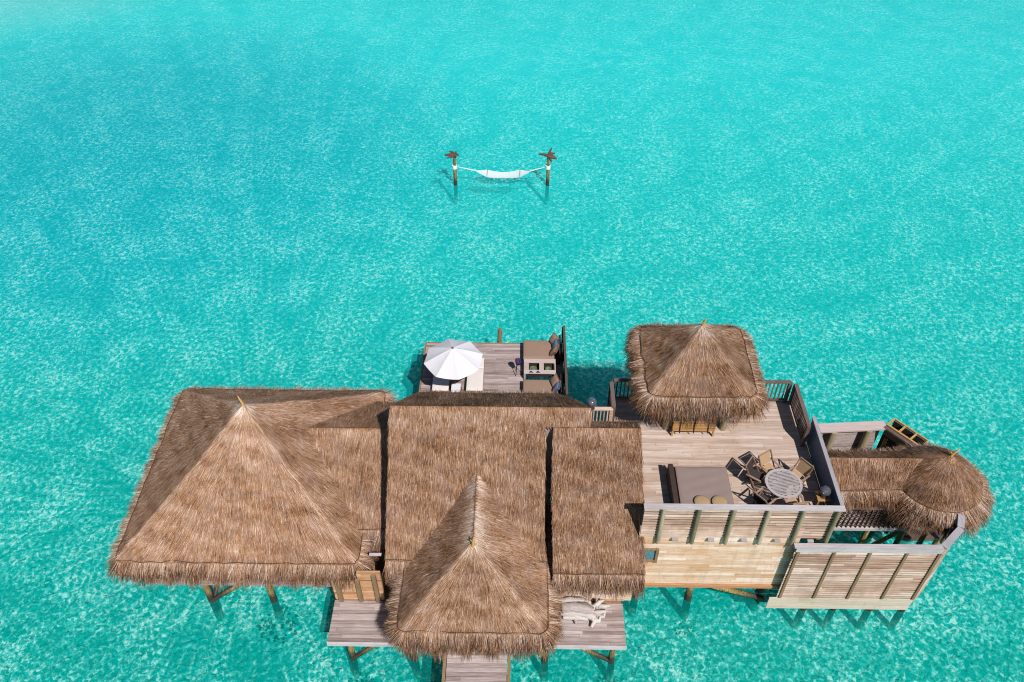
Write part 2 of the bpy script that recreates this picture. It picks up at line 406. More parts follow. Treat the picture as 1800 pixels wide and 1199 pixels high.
        tn = tmean - .02 + RNG.normal(0, .185, n) + .06*np.sin(p[:,0]*2.3+p[:,1]*5+p[:,2]*7)
        for h in hips:      # weathered pale caps along the hips
            hp = np.array(h, float); dd = np.abs(j+u-hp); dd = np.minimum(dd, N-dd)
            w_ = dd*le.mean()*v
            tn += .15*np.exp(-(w_/.3)**2)
        if capv: tn += .09*np.exp(-(v*ls[j]/capv)**2)
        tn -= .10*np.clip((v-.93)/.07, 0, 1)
        root = p + nor*RNG.uniform(-.012, .012, n)[:,None]
        self.blades(root, d, nor, L, W, RNG.uniform(.0, .035, n), tn)
        # a few stray tufts sticking up
        k = RNG.choice(n, int(n*.02)); self.blades(root[k], d[k], nor[k], L[k], W[k]*.9, RNG.uniform(.05,.10,len(k)), tn[k]+.1)
        if skirt:
            ledge = le.copy(); 
            if not closed: ledge[-1] = 0
            Ltot = ledge.sum(); n = int(Ltot*sdens*2.0)
            j = RNG.choice(N, n, p=ledge/Ltot); j2 = jn[j]; u = RNG.random(n)[:,None]
            e_ = E[j]*(1-u)+E[j2]*u; oo = o[j]*(1-u)+o[j2]*u; oo /= np.linalg.norm(oo,axis=1,keepdims=True)
            al = np.stack([-oo[:,1], oo[:,0], np.zeros(n)],1)
            q = RNG.random(n)**1.15
            px = np.interp(q, [0,.3,.65,1], [0,.33,.75,1.0])*out; pz = np.interp(q, [0,.3,.65,1], [0,-.10,-.42,-.86])*drop
            root = e_ + oo*px[:,None]; root[:,2] += pz
            dirz = -np.interp(q, [0,.5,1], [.45,1.1,1.9])
            clump = .28*np.sin((root[:,0]+root[:,1])*9) + .2*np.sin((root[:,0]-root[:,1])*23)
            d = oo*1.0 + np.array([0,0,1.])*dirz[:,None] + al*(RNG.normal(0,.2,n)+clump*.35)[:,None]
            nor = oo*.9 + np.array([0,0,.6]); nor = nor/np.linalg.norm(nor,axis=1,keepdims=True)
            L = RNG.uniform(.16,.46,n)*(1+.25*np.sin((root[:,0]+root[:,1])*7.3))*(drop/.55)**.5
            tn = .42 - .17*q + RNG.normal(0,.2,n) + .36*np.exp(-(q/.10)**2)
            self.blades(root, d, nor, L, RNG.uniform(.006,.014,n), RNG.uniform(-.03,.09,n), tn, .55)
            if rope:
                rp = E + np.array([0,0,.045]) + RNG.normal(0,.02,E.shape)*np.array([1,1,.3])
                self.ropes.append((rp, closed))
    def build(self, name, parent, ropes=True, label=None):
        V = np.concatenate(self.V) - np.array(ORG[parent.name]); Q = np.concatenate(self.Q); T = np.concatenate(self.T)
        me = bpy.data.meshes.new(name); me.vertices.add(len(V)); me.vertices.foreach_set('co', V.astype(np.float32).ravel())
        me.loops.add(len(Q)*4); me.loops.foreach_set('vertex_index', Q.astype(np.int32).ravel())
        me.polygons.add(len(Q)); me.polygons.foreach_set('loop_start', np.arange(0, len(Q)*4, 4, dtype=np.int32))
        at = me.attributes.new('tone', 'FLOAT', 'FACE'); at.data.foreach_set('value', T.astype(np.float32))
        me.materials.append(M['thatch']); me.update(calc_edges=True); me.validate()
        o = bpy.data.objects.new(name, me); COL.objects.link(o); o.parent = parent; ORG[o.name] = ORG[parent.name]
        if label: o['label'] = label
        if ropes and self.ropes:
            mb = MB()
            for rp, closed in self.ropes:
                pts = list(rp) + ([rp[0]] if closed else [])
                mb.tube(pts, .014, 5, caps=False)
            part('seam_rope', mb, M['rope'], o)
        return o

def rrect(x0, x1, y0, y1, z, r=.35, nc=5, ns=10):
    """rounded rectangle, counter-clockwise from the front-left corner; returns points and hip indices"""
    P = []; hips = []
    cs = [(x0+r,y0+r,PI),(x1-r,y0+r,1.5*PI),(x1-r,y1-r,0),(x0+r,y1-r,.5*PI)]
    for k, (cx, cy, a0) in enumerate(cs):
        hips.append(len(P)+(nc-1)/2)
        for i in range(nc):
            a = a0 + i*(PI/2)/(nc-1); P.append((cx+r*math.cos(a), cy+r*math.sin(a), z))
        nxt = cs[(k+1) % 4]; a1 = nxt[2]
        q = (nxt[0]+r*math.cos(a1), nxt[1]+r*math.sin(a1), z); p = P[-1]
        for i in range(1, ns): P.append(tuple(p[c]+(q[c]-p[c])*i/ns for c in range(3)))
    return np.array(P), hips
def line(a, b, n): return np.array([[a[c]+(b[c]-a[c])*i/(n-1) for c in range(3)] for i in range(n)])

def finial(parent, p, lean=(.05,.12), h=.45):
    mb = MB(); x, y, z = p
    mb.tube([(x,y,z-.15),(x+lean[0]*.2,y,z+h*.35),(x+lean[0]*.8,y-lean[1]*.2,z+h*.7),(x+lean[0]*1.6,y,z+h)], [.06,.05,.035,.015], 8, .5, jit=.15)
    mb.tube([(x+lean[0]*.2,y,z+h*.3),(x-.08,y+.03,z+h*.55)], [.03,.012], 6)
    return part('finial', mb, M['finial'], parent)

def pile(parent, x, y, top, r=.13, lx=0, ly=0):
    mb = MB(); zs = np.linspace(-1.72, top, 9)
    mb.tube([(x+lx*z*.1+random.uniform(-.008,.008), y+ly*z*.1, z) for z in zs], [r*(1.08-.02*i)*random.uniform(.97,1.03) for i in range(9)], 12, random.random(), jit=.04)
    # growth collar below the waterline
    return part('pile', mb, M['pile'], parent)
def brace(parent, a, b, r=.085):
    mb = MB(); a = np.array(a, float); b = np.array(b, float)
    mb.tube([a+(b-a)*t for t in np.linspace(0,1,6)], r, 9, .5, jit=.06); return part('brace', mb, M['pile'], parent)

# ================================================================== 1. square bedroom pavilion (left)
bed = thing('square_pavilion', 'large square pyramid-roofed thatched pavilion at the left end of the villa', 'pavilion', (-9.57, 19.9, 1.2))
th = Thatch(); E, H = rrect(-13.85, -5.5, 15.85, 23.95, 3.0, .22, 6, 22)
th.loft(np.tile([(-9.64,19.93,6.55)], (len(E),1)), E, True, sag=.10, dens=1050, hips=H, out=.22, drop=.66, tmean=.53)
r = th.build('thatch_roof', bed); finial(r, (-9.64,19.93,6.5), (-.06,.1), .5)
th = Thatch()
th.loft(line((-8.6,20.36,4.87),(-4.66,20.36,4.87),12), line((-8.6,17.2,3.1),(-4.70,17.2,3.1),12), dens=1000, capv=.35, out=.42, drop=.85, sag=.04)
th.loft(line((-4.66,20.36,4.87),(-8.6,20.36,4.87),12), line((-4.66,23.2,3.2),(-8.6,23.2,3.2),12), dens=350, skirt=False)
th.build('link_roof', bed)
mb = MB()
for x0, x1, y0, y1 in ((-13.2,-5.9,16.3,16.4),(-13.2,-13.1,16.4,23.5),(-6.0,-5.9,16.4,23.5),(-13.2,-5.9,23.5,23.6)):
    mb.box(x0,x1,y0,y1,1.32,3.0)
part('wall', mb, M['shingle'], bed)
mb = MB(); mb.boards((-6.42,15.55,1.32),(1,0,0),(0,0,1),(0,-1,0),1.72,1.12,.09,.006,.03,(.4,1.0),.55,.3)
mb.boards((-5.5,15.55,2.442),(1,0,0),(0,0,1),(0,-1,0),.8,.6,.09,.006,.03,(.4,1.0),.55,.3)
mb.box(-6.42,-4.7,15.56,15.66,1.3,2.43); mb.box(-5.5,-4.7,15.56,15.64,2.431,3.0); part('wall', mb, M['shingle'], bed, 'orange shingled wall facing the entrance deck')
for x, zt_ in ((-6.2,2.5),(-5.5,2.7),(-4.9,3.0)):
    mb = MB(); mb.box(x-.07,x+.07,15.40,15.515,1.34,zt_); part('wall_post', mb, M['brownpost'], bed)
mb = MB(); mb.box(-13.3,-5.8,16.1,23.7,1.15,1.3); part('floor', mb, M['deck'], bed)
mb = MB(); mb.boards((-5.12,16.1,3.16),(1,0,0),(0,1,0),(0,0,1),.42,.12,.12,.01,.03,(1,2),.8,.1); part('gutter_board', mb, M['cap'], bed)
for x in (-11.3,-9.0,-6.6): pile(bed, x, 16.2, 1.15)
for x in (-12.6,-10.2,-7.0):
    pile(bed, x, 19.5, 1.15); pile(bed, x, 23.0, 1.15)
brace(bed, (-11.25,16.1,.08), (-9.5,16.6,1.1)); brace(bed, (-11.2,16.3,.05), (-11.0,18.2,1.1))

# ================================================================== 2. main pavilion (middle)
main = thing('main_pavilion', 'middle pavilion with the longest straight thatched ridge, its slope descending behind the entrance porch', 'pavilion', (-1.5, 19.5, 1.2))
th = Thatch(); R0 = (19.73, 6.8); E0 = (15.78, 3.4)
th.loft(line((-4.47,R0[0],R0[1]),(.87,R0[0],R0[1]),14), line((-4.50,E0[0],E0[1]),(.87,E0[0],E0[1]),14), dens=1050, capv=.4, sag=.05, out=.34, drop=.6)
yb = 19.22; zb = R0[1]-(R0[0]-yb)*(R0[1]-E0[1])/(R0[0]-E0[0])
th.loft(line((.87,R0[0],R0[1]),(2.43,R0[0],R0[1]),5), line((.87,yb,zb),(2.38,yb,zb),5), dens=1100, capv=.4, skirt=False, blade=(.2,.35), thick=.2)
nn = 16
th.loft(line((2.43,R0[0],R0[1]),(-4.47,R0[0],R0[1]),nn), line((1.45,22.55,4.45),(-3.85,22.55,4.45),nn), dens=700, sag=-.06, out=.2, drop=.4, sdens=200, tmean=.33, rope=False)  # darker thatch tone paints in the shade of this north slope
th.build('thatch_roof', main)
mb = MB(); mb.box(-4.2,.75,16.3,22.3,1.32,3.4)
mb.add([(.7,16.3,3.4),(.7,22.2,3.4),(.7,19.73,6.4),(-4.25,16.3,3.4),(-4.25,22.2,3.4),(-4.25,19.73,6.4)], [(0,1,2),(3,5,4),(0,3,4,1),(1,4,5,2),(0,2,5,3)])
part('wall', mb, M['brownpost'], main)
mb = MB(); mb.box(-4.3,1.19,16.2,22.6,1.12,1.3); mb.box(.78,1.17,19.27,19.3,1.31,6.1); part('floor', mb, M['deck'], main)  # the upright sheet is added filler, keeping the slot between roofs dark
for x in (-4.0,-1.6,.6):
    for y in (17.5,20.2,22.3): pile(main, x, y, 1.12)

# ================================================================== 3. entrance porch
porch = thing('entrance_porch', 'thatched entrance porch with a peaked hipped front over the lower deck', 'porch', (-1.46, 15.2, 1.3))
th = Thatch(); x0, x1, y0, z0 = -3.87, .97, 13.32, 3.2; cx = -1.46; ya, za = 15.3, 5.32; r_ = .3
Ep = [(x0, y, z0) for y in np.linspace(18.3, y0+r_, 14)]; Tp = [(cx, max(y, ya), za) for y in np.linspace(18.3, y0+r_, 14)]
h1 = len(Ep)+1.5
for i in range(1, 5):
    a = PI + i*PI/8; Ep.append((x0+r_+r_*math.cos(a), y0+r_+r_*math.sin(a), z0)); Tp.append((cx, ya, za))
for i in range(1, 12): Ep.append((x0+r_+(x1-x0-2*r_)*i/12, y0, z0)); Tp.append((cx, ya, za))
h2 = len(Ep)+1.5
for i in range(0, 5):
    a = 1.5*PI + i*PI/8; Ep.append((x1-r_+r_*math.cos(a), y0+r_+r_*math.sin(a), z0)); Tp.append((cx, ya, za))
for y in np.linspace(y0+r_, 18.3, 14)[1:]: Ep.append((x1, y, z0)); Tp.append((cx, max(y, ya), za))
th.loft(np.array(Tp), np.array(Ep), False, sag=.05, dens=1250, hips=(h1, h2), out=.28, drop=.58, sdens=520, tmean=.52, capv=.25)
r = th.build('thatch_roof', porch); finial(r, (cx+.0,15.22,5.3), (.03,.1), .4)
for x in (-3.3,.45):
    for y in (14.0,15.6):
        mb = MB(); mb.tube([(x,y,1.3),(x,y,3.1)], .1, 12); part('post', mb, M['olive'], porch)
mb = MB(); mb.beam((-3.4,14.0,3.05),(.55,14.0,3.05),.12,.16); mb.beam((-3.3,13.9,3.2),(-3.3,15.8,3.2),.1,.12); mb.beam((.45,13.9,3.2),(.45,15.8,3.2),.1,.12)
part('beam', mb, M['brownpost'], porch)

# ================================================================== 4. entrance deck and boardwalk
ed = thing('entrance_deck', 'weathered grey plank deck on stilts under and beside the entrance porch', 'deck', (-1.4, 14.6, 1.1))
mb = MB(); mb.boards((-6.45,13.95,1.265),(1,0,0),(0,1,0),(0,0,1),10.1,1.55,.13,.009,.035,(1.8,4),.5,.22); part('deck_boards', mb, M['deck'], ed)
mb = MB(); mb.box(-6.46,3.66,13.87,13.94,1.14,1.30,.95); part('fascia', mb, M['cap'], ed)
mb = MB()
for x in np.linspace(-6.3, 3.5, 8): mb.box(x-.05,x+.05,13.95,15.5,1.1,1.26)
mb.box(-6.4,3.6,15.5,17.5,1.2,1.26); part('joists', mb, M['brownpost'], ed)
for x in (-5.75,-3.6,.93,3.25): pile(ed, x, 14.02, 1.12, .12, random.uniform(-.4,.4), 0)
brace(ed, (-5.7,14.0,.1), (-4.2,14.4,1.05)); brace(ed, (3.2,14.0,.1), (1.35,14.35,1.08))
bw = thing('boardwalk', 'narrow plank boardwalk leaving the entrance deck at the bottom edge', 'boardwalk', (-1.36, 11, 1.1))
mb = MB(); mb.boards((-2.36,6.0,1.255),(1,0,0),(0,1,0),(0,0,1),2.0,7.86,.15,.012,.035,(3,4),.62,.2); part('deck_boards', mb, M['deck'], bw)
for x in (-2.43,-.29):
    mb = MB(); mb.box(x-.05,x+.05,6.0,13.85,1.05,1.33,.6); part('side_beam', mb, M['brownpost'], bw)
for y in (7.5,10.5,12.9):
    for x in (-2.3,-.4): pile(bw, x, y, 1.05, .11)

# driftwood seat on the deck
dw = MB()
def knob(pts, rads): dw.tube(pts, rads, 9, random.uniform(.1,1), jit=.34)
knob([(1.5,15.1,1.68),(1.9,15.12,1.72),(2.3,15.05,1.71),(2.55,14.98,1.66)], [.13,.21,.2,.13])
knob([(1.45,15.35,1.66),(1.8,15.38,1.72),(2.2,15.33,1.72),(2.5,15.3,1.66)], [.09,.14,.13,.09])
knob([(1.42,15.22,1.55),(1.75,15.25,1.6),(2.2,15.2,1.62),(2.6,15.1,1.58)], [.13,.17,.16,.12])
knob([(1.45,15.0,1.52),(1.8,15.0,1.58),(2.3,14.98,1.56),(2.65,14.85,1.5)], [.1,.15,.15,.12])
knob([(1.55,14.85,1.46),(2.0,14.86,1.5),(2.4,14.82,1.48)], [.07,.11,.08])
knob([(2.55,15.15,1.55),(2.8,15.3,1.75),(2.95,15.4,1.7)], [.12,.09,.03]); knob([(2.6,15.0,1.5),(2.85,15.0,1.62),(3.1,15.1,1.5)], [.11,.07,.03])
knob([(2.5,14.9,1.5),(2.62,14.7,1.5),(2.5,14.55,1.4)], [.12,.1,.05]); knob([(2.62,14.75,1.48),(2.78,14.72,1.5),(2.82,14.85,1.55)], [.09,.06,.03])
knob([(1.95,14.85,1.46),(2.0,14.68,1.38)], [.08,.05]); knob([(2.7,15.1,1.6),(2.72,15.45,1.7)], [.08,.04]); knob([(2.75,15.3,1.5),(3.0,15.2,1.62),(3.15,15.3,1.5)], [.09,.06,.03]); knob([(2.75,14.95,1.42),(2.95,14.9,1.5),(3.0,15.05,1.6)], [.08,.06,.03])
for x, y in ((1.55,15.1),(2.2,14.9),(2.6,14.8),(2.7,15.2),(1.6,14.95)): knob([(x,y,1.302),(x+.03,y,1.5)], [.07,.1])
single('driftwood_log', dw, M['drift'], 'bleached driftwood root lying on the entrance deck right of the porch', 'driftwood', (2.2,15.0,1.3))

# ================================================================== 5. two-storey wing
wing = thing('two_storey_wing', 'right wing with a narrow thatched gable beside a tall honey-coloured plank wall', 'building', (5.3, 17.5, 1.1))
th = Thatch()
th.loft(line((1.12,19.15,6.42),(4.12,19.15,6.42),9), line((1.14,15.36,3.4),(4.18,15.36,3.4),9), dens=1100, capv=.35, sag=.04, out=.3, drop=.5, tmean=.47)
th.loft(line((4.12,19.15,6.42),(1.12,19.15,6.42),9), line((4.12,20.25,5.5),(1.12,20.25,5.5),9), dens=500, skirt=False)
th.build('thatch_roof', wing)
mb = MB(); mb.boards((1.2,15.62,1.32),(1,0,0),(0,0,1),(0,-1,0),2.5,1.95,.13,.006,.03,(.8,2.4),.62,.3)
mb.box(1.2,3.95,15.63,18.9,1.3,3.35); part('wall', mb, M['wall'], wing)
mb = MB(); mb.add([(1.2,15.7,3.36),(1.2,19.9,3.36),(1.2,19.6,5.6),(1.2,19.1,6.1),(3.95,15.7,3.36),(3.95,19.9,3.36),(3.95,19.6,5.6),(3.95,19.1,6.1)], [(0,1,2,3),(4,7,6,5),(0,4,5,1),(1,5,6,2),(2,6,7,3),(0,3,7,4)])
part('gable_wall', mb, M['brownpost'], wing)
mb = MB()
mb.boards((4.0,16.38,1.28),(1,0,0),(0,0,1),(0,-1,0),5.4,3.55,.135,.008,.035,(1.2,3.2),.55,.34)
part('wall', mb, M['wall'], wing, 'tall honey-coloured plank wall')
mb = MB(); mb.box(4.0,9.38,16.39,20.0,1.2,4.78); part('wall_core', mb, M['brownpost'], wing)
mb = MB(); mb.box(3.98,9.42,16.27,16.385,1.12,1.27,.3); part('fascia', mb, M['shingle'], wing)
win = MB(); win.box(4.05,4.66,16.312,16.338,2.85,3.42); w = part('window', win, M['pane'], wing)
fr = MB(); fr.box(4.66,4.76,16.25,16.343,2.72,3.52); fr.box(3.98,4.658,16.28,16.343,3.424,3.5); fr.box(3.98,4.658,16.26,16.343,2.76,2.846); part('frame', fr, M['brownpost'], w)
for x, y in ((6.25,16.5),(9.0,16.9),(4.3,16.6),(6.25,19),(9.0,19.3)): pile(wing, x, y, 1.18, .14, random.uniform(-.6,.2))
brace(wing, (9.0,16.5,.05), (6.85,16.38,1.12), .1); brace(wing, (8.95,16.9,.05), (9.2,18.6,1.1))

# ================================================================== 6. roof terrace with its fences
ter = thing('roof_terrace', 'upper sun terrace of pale weathered planks above the plank-walled wing', 'terrace', (7, 19, 4.75))
mb = MB(); mb.boards((4.2,16.46,4.865),(1,0,0),(0,1,0),(0,0,1),6.0,3.95,.125,.006,.035,(1.2,3.6),.58,.22); mb.boards((3.35,20.42,4.865),(1,0,0),(0,1,0),(0,0,1),6.85,1.44,.125,.006,.035,(1.2,3.6),.58,.22); part('deck_boards', mb, M['terrace'], ter)
mb = MB()
for y in np.arange(16.6, 21.9, .6): mb.box(4.25 if y < 20.4 else 3.4,10.15,y-.03,y+.03,4.7,4.86)
mb.box(3.3,10.2,21.87,21.93,4.66,4.9); mb.box(3.28,3.34,20.44,21.86,4.66,4.9); part('joists', mb, M['brownpost'], ter)
for x, y in ((3.45,21.7),(6.3,21.7),(10.0,21.7),(10.0,19.2)): pile(ter, x, y, 4.66, .13)

sf = thing('slat_fence', 'horizontal slat fence with olive half-round posts along the front edge of the roof terrace', 'fence', (7.2, 16.3, 4.1))
mb = MB(); mb.boards((4.03,16.33,4.22),(1,0,0),(0,0,1),(0,-1,0),6.2,1.68,.14,.05,.02,(2.4,5),.6,.3); part('slat_panel', mb, M['slat'], sf)
mb = MB(); mb.box(4.0,10.25,16.345,16.38,4.25,5.92,.1); part('backing', mb, M['dark'], sf)  # dark sheet added so the slat gaps stay dark in sunlight
for x in (4.63,5.76,6.88,8.0,9.1,10.2):
    mb = MB(); mb.tube([(x,16.23,4.02),(x,16.23,5.93)], .075, 10, random.random(), jit=.03); part('post', mb, M['olive'], sf)
mb = MB(); mb.box(3.98,10.38,16.18,16.37,5.94,6.0,.75); part('cap_rail', mb, M['cap'], sf)
for x in (5.2,6.4,7.5,8.6,9.7):
    mb = MB(); mb.box(x-.1,x+.1,16.2,16.30,4.12,4.2,.4); part('block', mb, M['cap'], sf)

ss = thing('side_screen', 'solid boarded screen in shade along the right side of the roof terrace', 'screen', (10.3, 18.3, 4.9))
mb = MB(); mb.boards((10.27,16.42,4.9),(0,1,0),(0,0,1),(1,0,0),3.68,1.05,.26,.004,.03,(2,4),.5,.3); part('panel', mb, M['shadeblue'], ss)
mb = MB(); mb.boards((10.33,16.42,4.3),(0,1,0),(0,0,1),(1,0,0),3.68,1.62,.13,.03,.02,(1.2,1.3),.5,.3); part('slat_panel', mb, M['slat'], ss)
mb = MB(); mb.box(10.25,10.38,16.38,20.15,5.955,6.01,.5); part('cap_rail', mb, M['capy'], ss)

def railing(name, label, a, b, z0, z1, mat, n, endposts=(1,1)):
    t = thing(name, label, 'railing', (a[0],a[1],z0)); a = np.array(a, float); b = np.array(b, float); d = nrm(b-a)
    mb = MB(); A = (a[0],a[1],z1-.025); B = (b[0],b[1],z1-.025); mb.beam(A, B, .14, .05, .7); part('top_rail', mb, mat, t)
    mb = MB(); mb.beam((a[0],a[1],z0+.14), (b[0],b[1],z0+.14), .05, .07); part('bottom_rail', mb, mat, t)
    for i in range(n):
        p = a+(b-a)*(i+1)/(n+1); mb = MB(); mb.box(p[0]-.022,p[0]+.022,p[1]-.022,p[1]+.022,z0+.18,z1-.055,random.random()); part('baluster', mb, mat, t)
    for k, p in enumerate((a, b)):
        if endposts[k]:
            mb = MB(); mb.box(p[0]-.06,p[0]+.06,p[1]-.06,p[1]+.06,z0-.2,z1-.055); part('post', mb, mat, t)
    return t
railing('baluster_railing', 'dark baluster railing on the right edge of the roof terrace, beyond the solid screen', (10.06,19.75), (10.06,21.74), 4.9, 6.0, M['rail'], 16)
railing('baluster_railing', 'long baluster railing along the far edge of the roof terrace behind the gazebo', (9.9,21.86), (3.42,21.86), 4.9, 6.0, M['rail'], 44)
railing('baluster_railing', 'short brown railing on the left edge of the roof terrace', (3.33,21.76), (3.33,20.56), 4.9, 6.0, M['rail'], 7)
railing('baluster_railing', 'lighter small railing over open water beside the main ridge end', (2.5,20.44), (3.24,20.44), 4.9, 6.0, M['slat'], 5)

# ================================================================== 7. gazebo
gz = thing('thatched_gazebo', 'small square thatched gazebo standing on the far side of the roof terrace', 'gazebo', (6.2, 21.6, 4.9))
th = Thatch(); E, H = rrect(4.37, 8.1, 19.9, 23.45, 7.2, .3, 5, 11); ap = (6.2, 21.66, 8.95)
th.loft(np.tile([ap], (len(E),1)), E, True, sag=.06, dens=1300, hips=H, out=.36, drop=.55, sdens=560, tmean=.47)
r = th.build('thatch_roof', gz); finial(r, (ap[0],ap[1],ap[2]-.06), (.06,.1), .36)
for rr, dz in ():
    mb = MB(); mb.tube([(ap[0]+rr*math.cos(a), ap[1]+rr*math.sin(a), ap[2]-dz) for a in np.linspace(0,2*PI,25)], .012, 5, caps=False); part('ring_rope', mb, M['rope'], r)
for x in (5.3,7.35):
    for y in (20.5,22.9):
        mb = MB(); mb.tube([(x,y,4.9),(x,y,7.3)], .12, 12); part('post', mb, M['olive'], gz)
mb = MB(); mb.boards((4.6,21.94,4.86),(1,0,0),(0,1,0),(0,0,1),3.3,1.2,.125,.006,.035); part('floor', mb, M['terrace'], gz)
for x in (5.3,7.35): pile(gz, x, 23.0, 4.84, .13)

bench = thing('garden_bench', 'orange slatted bench with its back to the terrace, under the gazebo eave', 'bench', (6.2, 20.35, 4.9))
mb = MB(); mb.boards((5.45,20.10,5.22),(1,0,0),(0,.18,1),(0,-1,.18),1.5,.46,.055,.014,.02,(1.6,2),.5,.3); part('backrest', mb, M['orange'], bench)
mb = MB(); mb.boards((5.45,20.12,5.30),(1,0,0),(0,1,0),(0,0,1),1.5,.5,.07,.015,.025,(2,3)); part('seat', mb, M['orange'], bench)
for x in (5.47,6.93):
    mb = MB(); mb.beam((x,20.16,5.53),(x,20.62,5.53),.06,.03); part('armrest', mb, M['orange'], bench)
    for y in (20.14,20.58): mb = MB(); mb.box(x-.03,x+.03,y-.03,y+.03,4.902,5.51); part('leg', mb, M['orange'], bench)
for x in (5.7,6.2,6.7):
    mb = MB(); mb.beam((x,20.055,5.15),(x,20.13,5.68),.035,.02,.0); part('back_strut', mb, M['dark'], bench)

# ================================================================== 8. terrace furniture
Z = 4.9
db = thing('daybed', 'large square taupe daybed on the roof terrace', 'daybed', (6.15, 17.5, Z))
mb = MB(); mb.box(5.2,7.1,16.62,18.44,Z+.1,Z+.24); part('base', mb, M['dark'], db)
for x in (5.3,7.0):
    for y in (16.75,18.3): mb = MB(); mb.box(x-.04,x+.04,y-.04,y+.04,Z+.003,Z+.1); part('leg', mb, M['dark'], db)
def cushion(mb, x0,x1,y0,y1,z0,z1, r=.06, tone=.5, n=10, puff=.02, wr=0):
    """soft box with rounded edges"""
    cx,cy=(x0+x1)/2,(y0+y1)/2; hx,hy=(x1-x0)/2,(y1-y0)/2; V=[]; F=[]
    us = [-1,-1+r/hx*.4,-1+r/hx]+list(np.linspace(-1+r/hx,1-r/hx,n)[1:-1])+[1-r/hx,1-r/hx*.4,1]
    vs = [-1,-1+r/hy*.4,-1+r/hy]+list(np.linspace(-1+r/hy,1-r/hy,n)[1:-1])+[1-r/hy,1-r/hy*.4,1]
    def edge(a,h):
        d=(1-abs(a))*h; return 0 if d>=r else r-math.sqrt(max(0,r*r-(r-d)**2))
    for zz,sg in ((z1,1),(z0,-1)):
        for a in us:
            for b in vs:
                e=max(edge(a,hx),edge(b,hy)); p=puff*(1-a*a)*(1-b*b)
                w=wr*(math.sin(a*9+b*7)*.5+math.sin(a*4-b*13))*(1-a**4)*(1-b**4) if sg>0 else 0
                V.append((cx+a*hx,cy+b*hy,zz-sg*e+sg*p+w))
    nu,nv=len(us),len(vs)
    for s in (0,1):
        for i in range(nu-1):
            for j in range(nv-1):
                q=[s*nu*nv+i*nv+j,s*nu*nv+(i+1)*nv+j,s*nu*nv+(i+1)*nv+j+1,s*nu*nv+i*nv+j+1]
                F.append(tuple(q if s==0 else reversed(q)))
    for i in range(nu-1):
        for j in (0,nv-1):
            a,b=i*nv+j,(i+1)*nv+j; F.append((a,a+nu*nv,b+nu*nv,b) if j==0 else (a,b,b+nu*nv,a+nu*nv))
    for j in range(nv-1):
        for i in (0,nu-1):
            a,b=i*nv+j,i*nv+j+1; F.append((a,b,b+nu*nv,a+nu*nv) if i==0 else (a,a+nu*nv,b+nu*nv,b))
    mb.add(V,F,tone,True)
mb = MB(); cushion(mb, 5.3,7.08,16.64,18.42,Z+.245,Z+.44,.06,.5,18,.012,.006); mt_ = part('mattress', mb, M['daybed'], db)
mb = MB(); mb.tube([(5.32,16.66,Z+.425),(7.06,16.66,Z+.425),(7.06,18.4,Z+.425),(5.32,18.4,Z+.425),(5.32,16.66,Z+.425)], .014, 6); part('piping', mb, M['brownfab'], mt_)
mb = MB(); mb.box(5.06,5.19,16.62,18.38,Z+.003,Z+.6); mb.box(5.195,5.25,16.62,18.44,Z+.24,Z+.5); part('headboard', mb, M['dark'], db)
for k, (x, lb) in enumerate(((6.0,'left of two round straw cushions at the front edge of the daybed'),(6.58,'right of two round straw cushions at the front edge of the daybed'))):
    mb = MB(); mb.lathe((x,16.9,Z+.455), [(0,0),(.18,0),(.25,.03),(.26,.05),(.24,.075),(.14,.09),(0,.095)], 24)
    single('round_cushion', mb, M['straw'], lb, 'cushion', (x,16.9,Z+.455), 'round straw cushions on the daybed')

tb = thing('round_table', 'round weathered table with a slatted top ringed by folding chairs', 'table', (8.78, 17.53, Z))
mb = MB(); R = .61
a = np.linspace(0, 2*PI, 41)[:-1]
for zz in (0,):
    ring = []
    for rr in (R, R-.09):
        for z in (Z+.69, Z+.72): ring.append([(8.78+rr*math.cos(t), 17.53+rr*math.sin(t), z) for t in a])
    V = ring[0]+ring[1]+ring[3]+ring[2]; n = 40; F = []
    for k in range(4):
        for i in range(n): F.append((k*n+i, k*n+(i+1)%n, ((k+1)%4)*n+(i+1)%n, ((k+1)%4)*n+i))
    mb.add(V, F, .5)
part('rim', mb, M['cap'], tb)
mb = MB(); c15, s15 = math.cos(.17), math.sin(.17)
for k in range(-9, 10):
    q = k*.056; h = math.sqrt(max(0, (R-.095)**2 - q*q))
    if h < .05: continue
    c = np.array([8.78 - s15*q, 17.53 + c15*q, Z+.706]); mb.obox(c, (c15*h, s15*h, 0), (-s15*.0135, c15*.0135, 0), (0,0,.01), .45)
part('slatted_top', mb, M['cap'], tb)
mb = MB(); mb.box(8.28,9.28,17.50,17.56,Z+.63,Z+.685); mb.box(8.75,8.81,17.03,18.03,Z+.56,Z+.62); part('top_frame', mb, M['teak'], tb)
for dx, dy in ((-.36,-.36),(.36,-.36),(.36,.36),(-.36,.36)):
    mb = MB(); mb.beam((8.78+dx,17.53+dy,Z+.003),(8.78+dx*.7,17.53+dy*.7,Z+.62),.05,.05); part('leg', mb, M['teak'], tb)

